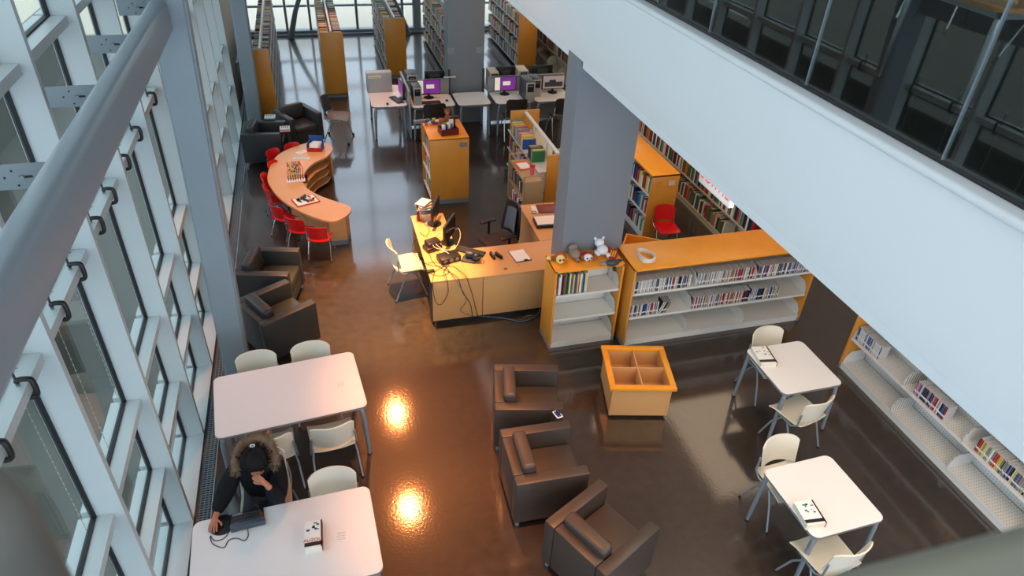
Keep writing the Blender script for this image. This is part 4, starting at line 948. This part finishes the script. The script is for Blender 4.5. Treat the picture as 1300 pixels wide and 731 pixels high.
e = MB(); e.ball((0, 0, .19), (.10, .09, .10), m_tb); e.ball((-.045, 0, .235), (.035, .02, .035), m_tb, 8); e.ball((.045, 0, .235), (.035, .02, .035), m_tb, 8); e.ball((0, -.045, .18), (.03, .02, .02), m_paper, 8); obj('head', e, t)

# ------------------------------------------------------------------ trolley
m_tan = mat('tan_trolley_paint', (178, 146, 108), .45)
t = thing('book_trolley', 'beige metal book trolley with an orange folder and pink cup on top', 'trolley', (3.30, 10.35, 0), 0)
for yy in (-.46, .46):
    e = MB(); e.box((0, yy, .48), (.32, .015, .72), m_tan, .006); e.tube(smooth([(-.165, yy, .15), (-.165, yy, .86), (-.13, yy, .95), (.13, yy, .95), (.165, yy, .86), (.165, yy, .15)], 4, False), .013, m_tan, 8); obj('end_panel', e, t)
for z in (.14, .48, .84):
    e = MB(); e.box((0, 0, z), (.32, .90, .014), m_tan); e.box((-.155, 0, z + .014), (.008, .9, .03), m_tan); obj('shelf', e, t)
for sx in (-1, 1):
    for sy in (-1, 1): e = MB(); e.cyl((sx * .13 - .012, sy * .40, .05), (sx * .13 + .012, sy * .40, .05), .05, m_black, seg=14); e.cyl((sx * .13, sy * .40, .09), (sx * .13, sy * .40, .14), .01, m_leg, seg=8); obj('caster', e, t)
row('book', (3.19, 10.78), (0, -1), .62, .22, .17, .04, 'on the middle shelf of the beige trolley', ['white', 'red', 'black', 'brown', 'teal'], .488, .12, inward=(1, 0, 0))
row('book', (3.13, 10.55), (0, -1), .60, .27, .20, .05, 'on the bottom shelf of the beige trolley', ['green', 'white', 'red', 'blue', 'black', 'red'], .148, .06, inward=(1, 0, 0))
t = thing('orange_folder', 'orange and white folder of papers on top of the trolley', 'folder', (3.30, 10.52, .848), .1)
e = MB(); e.box((0, 0, .01), (.24, .32, .02), mora); obj('cover', e, t)
e = MB(); e.box((0, -.03, .024), (.19, .22, .006), m_paper); e.box((-.04, -.08, .029), (.14, .14, .004), m_paper, T=Matrix.Rotation(.3, 4, 'Z')); obj('paper', e, t)
t = thing('pink_cup', 'pink tumbler standing on the trolley', 'cup', (3.36, 10.18, .848))
e = MB(); e.lathe([(.035, 0), (.044, .15), (.044, .152)], mat('pink_plastic', (226, 96, 120), .4)); obj('cup_body', e, t)
e = MB(); e.lathe([(.047, .15), (.047, .17), (.02, .178)], mred); obj('lid', e, t)

# ------------------------------------------------------------------ computer desks
def desk(x0, x1, y0, y1, label, T=.74):
    return table('computer_desk', label, ((x0 + x1) / 2, (y0 + y1) / 2, 0), 0, x1 - x0, y1 - y0, .74, .10, inset=.06, lr=.028, group='white computer desks')
t1 = table('computer_desk', 'white end desk with a beige computer tower facing left', (1.45, 14.70, 0), -.02, .74, 1.35, .74, .12, inset=.07, lr=.03)
desk(1.88, 2.80, 13.88, 14.62, 'white desk with a purple screen left of the notice column')
desk(2.86, 3.58, 13.87, 14.66, 'empty white desk in front of the notice column')
desk(3.68, 4.50, 13.84, 14.60, 'white desk with a purple screen right of the notice column')
desk(4.56, 5.42, 13.84, 14.60, 'white desk with the landscape photograph screen')
def partition(x0, x1, y0, y1, h, label):
    t = thing('partition', label, 'partition', ((x0 + x1) / 2, (y0 + y1) / 2, 0)); w, d = max(x1 - x0, .03), max(y1 - y0, .03)
    e = MB(); e.box((0, 0, h / 2 + .02), (w, d, h - .04), mat('partition_grey', (146, 146, 148), .6), .004); obj('panel', e, t)
    e = MB(); e.box((0, 0, h - .01), (w + .02, d + .02, .03), m_leg, .006); obj('rail', e, t); return t
partition(1.83, 1.86, 13.95, 15.3, 1.06, 'low grey partition standing between the end desk and the screen desk')
partition(1.90, 2.80, 14.66, 14.69, 1.06, 'low grey partition behind the screen left of the notice column')
partition(3.68, 5.45, 14.66, 14.69, 1.06, 'low grey partition behind the two screens right of the notice column')
purple = mat('purple_screen', (112, 44, 130), .3, emis=.7); pale = mat('pale_screen_window', (206, 208, 186), .3, emis=.6); photo = mat('grey_photo_screen', (150, 136, 132), .3, emis=.5); phd = mat('dark_photo_screen', (54, 50, 54), .3, emis=.3)
SW = [(-.36, 0, .24, .9, pale), (.06, .02, .34, .28, pale)]
monitor((2.32, 14.42, .745), 0, 'monitor with a purple desktop left of the notice column', .50, .31, (purple, SW))
monitor((4.00, 14.40, .745), 0, 'monitor with a purple desktop right of the notice column', .50, .31, (purple, SW))
monitor((5.10, 14.36, .745), 0, 'monitor showing a grey landscape photograph near the big column', .52, .31, (photo, [(0, -.16, .8, .34, phd), (-.05, .06, .3, .2, phd)]))
monitor((1.74, 14.45, .745), math.radians(-85), 'thin monitor seen edge on at the end desk', .44, .29, (purple, []))
keyboard((1.62, 14.38, .745), math.radians(-72), 'black keyboard on the end desk'); keyboard((2.30, 14.12, .745), 0, 'black keyboard below the purple screen left of the notice column')
for p, lb in (((1.40, 14.15, .745), 'black mouse on the end desk'), ((2.66, 14.16, .745), 'black mouse beside the keyboard left of the notice column')):
    e = MB(); e.ball((0, 0, .018), (.06, .10, .036), m_black, 12); e.box((0, .02, .036), (.004, .03, .004), m_grey); q = obj('computer_mouse', e); q.location = p; tag(q, lb, 'mouse')
def tower(p, rz, label, w=.19, d=.44, h=.40, side=m_dgrey, group=None):
    t = thing('computer_tower', label, 'computer', p, rz)
    e = MB(); e.box((0, 0, h / 2), (w, d, h), side, .004); obj('case', e, t)
    e = MB(); e.box((0, -d / 2 - .006, h / 2), (w, .012, h), m_silver, .004); e.box((0, -d / 2 - .014, h * .72), (w * .7, .006, h * .4), m_black); e.box((0, -d / 2 - .018, h * .82), (w * .5, .003, .01), m_silver); obj('front_panel', e, t)
    return t
tower((1.33, 15.02, .745), math.radians(90), 'beige computer tower with a yellow label on the end desk', .20, .52, .42, m_silver)
e = MB(); e.box((1.24, 14.915, 1.08), (.26, .006, .05), m_paper); e.box((1.24, 14.911, 1.075), (.22, .004, .025), myel); o = obj('label_strip', e); o.parent = None
tw = [x for x in bpy.data.objects if x.name.startswith('computer_tower')][0]
o.parent = tw; o.matrix_parent_inverse = (Matrix.Translation(tw.location) @ Matrix.Rotation(math.radians(90), 4, 'Z')).inverted()
tower((2.02, 14.22, .745), 0, 'black fronted computer tower left of the keyboard by the notice column', .17, .36, .36)
tower((4.42, 14.12, .745), 0, 'silver fronted computer tower between the two right screens', .20, .52, .42)
tower((4.66, 14.35, .745), 0, 'smaller computer tower standing close behind the silver fronted one', .18, .40, .38)
tower((2.02, 14.96, .745), 0, 'computer tower on the far side of the partition left of the notice column', .22, .40, .40, m_dgrey)
tower((3.86, 15.00, .745), 0, 'pale topped computer tower on the far side beside the notice column', .20, .40, .36, m_cream)
tower((4.55, 15.05, .745), 0, 'pale topped computer tower on the far side between two dark monitors', .22, .42, .36, m_cream)
desk(1.90, 2.80, 14.72, 15.40, 'white desk behind the left partition')
desk(3.68, 5.42, 14.72, 15.40, 'long white desk behind the right partition')
monitor((2.55, 15.02, .745), PI, 'back of a monitor with white paper over the left partition', .44, .30)
monitor((4.18, 15.05, .745), PI, 'back of a dark monitor over the partition near the column', .46, .32)
monitor((5.05, 15.05, .745), PI, 'back of a dark monitor over the partition farther right', .50, .32)
q = sheetpaper(571, 98, 1.13, .26, .05, 0, 'white paper resting on the monitor top by the notice column', th=.01)
e = MB()
for k in range(4): e.box((0, 0, 0), (.02, .16, .22), m_paper, T=Matrix.Translation((1.785, 14.98 - .09 * k, .88)) @ Matrix.Rotation(.2, 4, 'Y'))
q = obj('paper_stack', e); tag(q, 'white papers leaning against the end desk partition', 'papers')

# ------------------------------------------------------------------ hanging exit sign
t = thing('exit_sign', 'white hanging exit sign with red letters under the gallery edge', 'sign', (XF + .42, 5.30, 3.44), 0)
t.location = (3.18, 4.62, 3.385)
e = MB(); e.box((0, 0, 0), (.05, .52, .20), m_white, .004); obj('panel', e, t)
e = MB(); e.cyl((0, -.18, .1), (0, -.18, .40), .006, m_leg); e.cyl((0, .18, .1), (0, .18, .40), .006, m_leg); obj('rod', e, t)
text('lettering', 'SORTIE', .15, mat('sign_red', (236, 60, 50), .5, emis=.5), t, (-.027, 0, 0), (PI / 2, 0, -PI / 2))

# ------------------------------------------------------------------ upper floor furniture behind the balustrade
t = table('cafe_table', 'orange topped table on the upper floor behind the balustrade glass', (4.74, 4.02, 4.28), -.08, .95, .95, .72, .12, legm=m_chrome)
for ch in t.children:
    if ch.name.startswith('tabletop'):
        ch.data.materials.clear(); ch.data.materials.append(m_wood); ch.data.materials.append(m_wood)
for i, (x, y, a, lb) in enumerate(((4.7, 3.05, 3.0, 'black chair with chrome legs on the upper floor, near side'), (5.9, 4.4, 1.4, 'black chair with chrome legs on the upper floor, far side'), (6.1, 5.9, 2.0, 'black chair with chrome legs alone on the upper floor'))):
    q = dup(dk, (x, y, 4.28), a, lb, 'upper floor chairs')

# ------------------------------------------------------------------ person
def skin_obj(name, V, E, m, parent, sub=2, root=None):
    me = bpy.data.meshes.new(name); keys = list(V); me.from_pydata([V[k][0] for k in keys], [(keys.index(a), keys.index(b_)) for a, b_ in E], [])
    o = bpy.data.objects.new(name, me); COL.objects.link(o)
    md = o.modifiers.new('skin', 'SKIN'); md.use_smooth_shade = True; md.branch_smoothing = .3
    if not me.skin_vertices: me.skin_vertices.new()
    for i, k in enumerate(keys):
        r = V[k][1]; me.skin_vertices[0].data[i].radius = (r, r) if not isinstance(r, tuple) else r
    me.skin_vertices[0].data[keys.index(root) if root else 0].use_root = True
    sb = o.modifiers.new('sub', 'SUBSURF'); sb.levels = sub; sb.render_levels = sub
    bpy.context.view_layer.update()
    ev = o.evaluated_get(bpy.context.evaluated_depsgraph_get()); nm = bpy.data.meshes.new_from_object(ev)
    bpy.data.objects.remove(o); nm.materials.clear(); nm.materials.append(m); nm.shade_smooth()
    q = bpy.data.objects.new(name, nm); COL.objects.link(q)
    if parent: q.parent = parent
    return q
P = thing('person', 'person in a black fur hooded jacket seated at the white table, head in hand', 'person', (0, 0, 0))
V = {'pel': ((-.91, 4.72, .56), .13), 'sp': ((-.91, 4.66, .74), .12), 'ch': ((-.905, 4.58, .92), .125), 'nk': ((-.895, 4.50, 1.06), .055), 'h1': ((-.89, 4.44, 1.13), .075), 'h2': ((-.885, 4.40, 1.19), .092), 'h3': ((-.885, 4.42, 1.25), .07),
     'nose': ((-.885, 4.305, 1.155), .012),
     'sr': ((-1.08, 4.58, .985), .06), 'er': ((-1.20, 4.42, .84), .045), 'wr': ((-1.27, 4.25, .785), .026), 'pr': ((-1.278, 4.20, .782), .030),
     'sl': ((-.73, 4.57, .985), .06), 'el': ((-.745, 4.28, .835), .042), 'wl': ((-.80, 4.262, 1.06), .026), 'pl': ((-.828, 4.262, 1.115), .030),
     'hr': ((-1.0, 4.66, .52), .09), 'kr': ((-1.03, 4.32, .53), .065), 'ar': ((-1.03, 4.36, .12), .042), 'fr': ((-1.03, 4.22, .05), .04),
     'hl': ((-.82, 4.66, .52), .09), 'kl': ((-.79, 4.32, .53), .065), 'al': ((-.79, 4.36, .12), .042), 'fl': ((-.79, 4.22, .05), .04)}
E_ = [('pel', 'sp'), ('sp', 'ch'), ('ch', 'nk'), ('nk', 'h1'), ('h1', 'h2'), ('h2', 'h3'), ('h2', 'nose'), ('ch', 'sr'), ('sr', 'er'), ('er', 'wr'), ('wr', 'pr'), ('ch', 'sl'), ('sl', 'el'), ('el', 'wl'), ('wl', 'pl'), ('pel', 'hr'), ('hr', 'kr'), ('kr', 'ar'), ('ar', 'fr'), ('pel', 'hl'), ('hl', 'kl'), ('kl', 'al'), ('al', 'fl')]
def hand(pref, palm, fwd, side, curl):
    fwd = Vector(fwd).normalized(); side = Vector(side).normalized(); dn = Vector(curl).normalized()
    for i, (off, ln) in enumerate(((-.030, .036), (-.010, .042), (.011, .040), (.030, .032))):
        a = Vector(palm) + side * off + fwd * .030; b1 = a + fwd * ln + dn * .004; c1_ = b1 + (fwd * .75 + dn * .6).normalized() * ln * .75
        V['%sa%d' % (pref, i)] = (tuple(a), .011); V['%sb%d' % (pref, i)] = (tuple(b1), .0098); V['%sc%d' % (pref, i)] = (tuple(c1_), .008)
        E_.extend([(pref, '%sa%d' % (pref, i)), ('%sa%d' % (pref, i), '%sb%d' % (pref, i)), ('%sb%d' % (pref, i), '%sc%d' % (pref, i))])
    a = Vector(palm) + side * -.036 - fwd * .006; b1 = a + (fwd * .6 - side * .7).normalized() * .035 + dn * .006; c1_ = b1 + (fwd + dn * .3).normalized() * .026
    V[pref + 't1'] = (tuple(a), .013); V[pref + 't2'] = (tuple(b1), .011); V[pref + 't3'] = (tuple(c1_), .009)
    E_.extend([(pref, pref + 't1'), (pref + 't1', pref + 't2'), (pref + 't2', pref + 't3')])
hand('pr', V['pr'][0], (-.05, -1, -.05), (-1, .0, 0), (0, 0, -1))
hand('pl', V['pl'][0], (-.55, -.05, .75), (.75, -.1, .55), (-.2, .9, .3))
skin_obj('body', V, E_, m_skin, P, 1, 'pel')
def sub_(keys, add, extra={}):
    VV = {k: (V[k][0], V[k][1] + add) for k in keys}; VV.update(extra); return VV
jk = sub_(['pel', 'sp', 'ch', 'sr', 'er', 'sl', 'el'], .040, {'nk': ((-.90, 4.53, 1.02), .075), 'wr': ((-1.262, 4.275, .80), .050), 'wl': ((-.794, 4.264, 1.03), .046), 'pel': ((-.91, 4.72, .52), .20), 'sp': ((-.91, 4.65, .74), .185), 'ch': ((-.905, 4.58, .92), .185), 'ms': ((-1.15, 4.50, .90), .088), 'ml': ((-.725, 4.45, .88), .088)})
skin_obj('jacket', jk, [('pel', 'sp'), ('sp', 'ch'), ('ch', 'nk'), ('ch', 'sr'), ('sr', 'ms'), ('ms', 'er'), ('er', 'wr'), ('ch', 'sl'), ('sl', 'ml'), ('ml', 'el'), ('el', 'wl')], m_cloth, P, 2, 'pel')
tr = sub_(['hr', 'kr', 'ar', 'hl', 'kl', 'al'], .015, {'pel': ((-.91, 4.70, .53), .15)})
skin_obj('trousers', tr, [('pel', 'hr'), ('hr', 'kr'), ('kr', 'ar'), ('pel', 'hl'), ('hl', 'kl'), ('kl', 'al')], m_jean, P, 2, 'pel')
for x in (-1.03, -.79):
    e = MB(); e.box((x, 4.28, .05), (.10, .27, .09), m_black, .03, seg=3); obj('shoe', e, P)
e = MB(); e.ball((-.885, 4.425, 1.215), (.205, .22, .215), m_hair, 20)
for k in range(26):
    a = random.uniform(-1.3, 1.3); e.tube(smooth([(-.885 + .02 * math.sin(a), 4.47, 1.315), (-.885 + .09 * math.sin(a), 4.40, 1.30), (-.885 + .108 * math.sin(a), 4.335 + .04 * abs(math.sin(a)), 1.22), (-.885 + .10 * math.sin(a), 4.34 + .07 * abs(math.sin(a)), 1.12)], 4, False), [.012] * 12 + [.004], m_hair, 5)
e.ball((-.885, 4.515, 1.275), (.08, .08, .08), m_hair, 12); obj('hair', e, P)
e = MB(); e.tube(smooth([(-.900, 4.485, 1.318), (-.872, 4.485, 1.318), (-.870, 4.50, 1.322), (-.898, 4.503, 1.322)], 4), .005, m_paper, 6, closed=True); tag(obj('hair_tie', e, P), 'white hair tie')
# fur trimmed hood: a horseshoe of tufts behind the head
e = MB(); pth = smooth([(-1.055, 4.46, 1.07), (-1.06, 4.54, 1.14), (-1.01, 4.64, 1.19), (-.895, 4.69, 1.21), (-.78, 4.64, 1.19), (-.73, 4.54, 1.14), (-.735, 4.46, 1.07)], 8, False)
e.tube(pth, [.02] + [.034] * (len(pth) - 2) + [.015], m_fur, 10)
for k in range(2200):
    p = random.choice(pth); d = Vector((random.gauss(0, 1), random.gauss(0, 1), random.gauss(0, 1))).normalized(); q = p + Vector((random.uniform(-.015, .015),) * 3); s0 = q + d * .024; s1 = q + d * random.uniform(.048, .07) + Vector((0, .008, -.006))
    n_ = d.orthogonal().normalized() * .0028; m3 = d.cross(n_)
    vs = [e.bm.verts.new(s0 + n_), e.bm.verts.new(s0 - n_ * .5 + m3), e.bm.verts.new(s0 - n_ * .5 - m3), e.bm.verts.new(s1)]
    for tri in ((0, 1, 3), (1, 2, 3), (2, 0, 3)): e.bm.faces.new([vs[i] for i in tri]).material_index = 0
tag(obj('fur_trim', e, P), 'tan fur trim of the hood')
e = MB()
def hood(u, v): a = PI * (u); return (-.895 + .155 * math.cos(a) * (1 - .5 * v), 4.53 + .15 * math.sin(a) * (1 - .5 * v), 1.175 - .15 * v)
e.sheet(hood, 14, 5, .02, m_cloth); obj('hood', e, P)
# small laptop-like device, mouse, mouse pad, cord
t = thing('mini_laptop', 'small grey and black device opened in front of the seated person', 'laptop', (-1.005, 4.20, .743), PI + .08)
e = MB(); e.box((0, 0, .018), (.27, .13, .034), m_black, .004)
for r_ in range(3):
    for k in range(9): e.box((-.10 + .025 * k, -.03 + .03 * r_, .037), (.018, .02, .005), m_dgrey)
e.box((.08, -.045, .037), (.08, .02, .004), m_leg); obj('base', e, t)
e = MB(); e.box((0, .085, .035), (.285, .055, .06), mat('slate_lid', (62, 70, 82), .4), .01); obj('lid', e, t)
e = MB(); e.lathe([(.105, 0), (.105, .004)], m_black, 28); q = obj('mouse_pad', e); q.location = (-1.215, 4.185, .744); tag(q, 'round black mouse pad under the person\'s hand', 'mouse pad')
e = MB(); e.ball((0, 0, .016), (.06, .10, .034), m_dgrey, 12); e.box((0, -.02, .033), (.004, .02, .004), m_black); q = obj('computer_mouse', e); q.location = (-1.285, 4.155, .749); tag(q, 'dark mouse under the seated person\'s hand', 'mouse')
cz = .747
def cp(px, py): p = at(px, py, cz); return (p.x, p.y, cz)
cable([cp(291, 664), cp(290, 676), cp(283, 684), cp(272, 686), cp(267, 680), cp(270, 690), cp(284, 695), cp(290, 686), cp(300, 683), cp(310, 686), cp(315, 680), cp(314, 668)], .0035, m_cab, 'thin black mouse cord curled on the table in front of the device')
cable([cp(324, 640), cp(328, 643), cp(331, 648), cp(334, 652), cp(333, 660)], .006, m_cab, 'short thick black cord at the corner of the small device')

# ------------------------------------------------------------------ all the packed far books as one
tag(obj('packed_books', STUFF), 'densely packed books of many colours filling the far stacks', 'books', kind='stuff')
print('books and cases', NB[0])
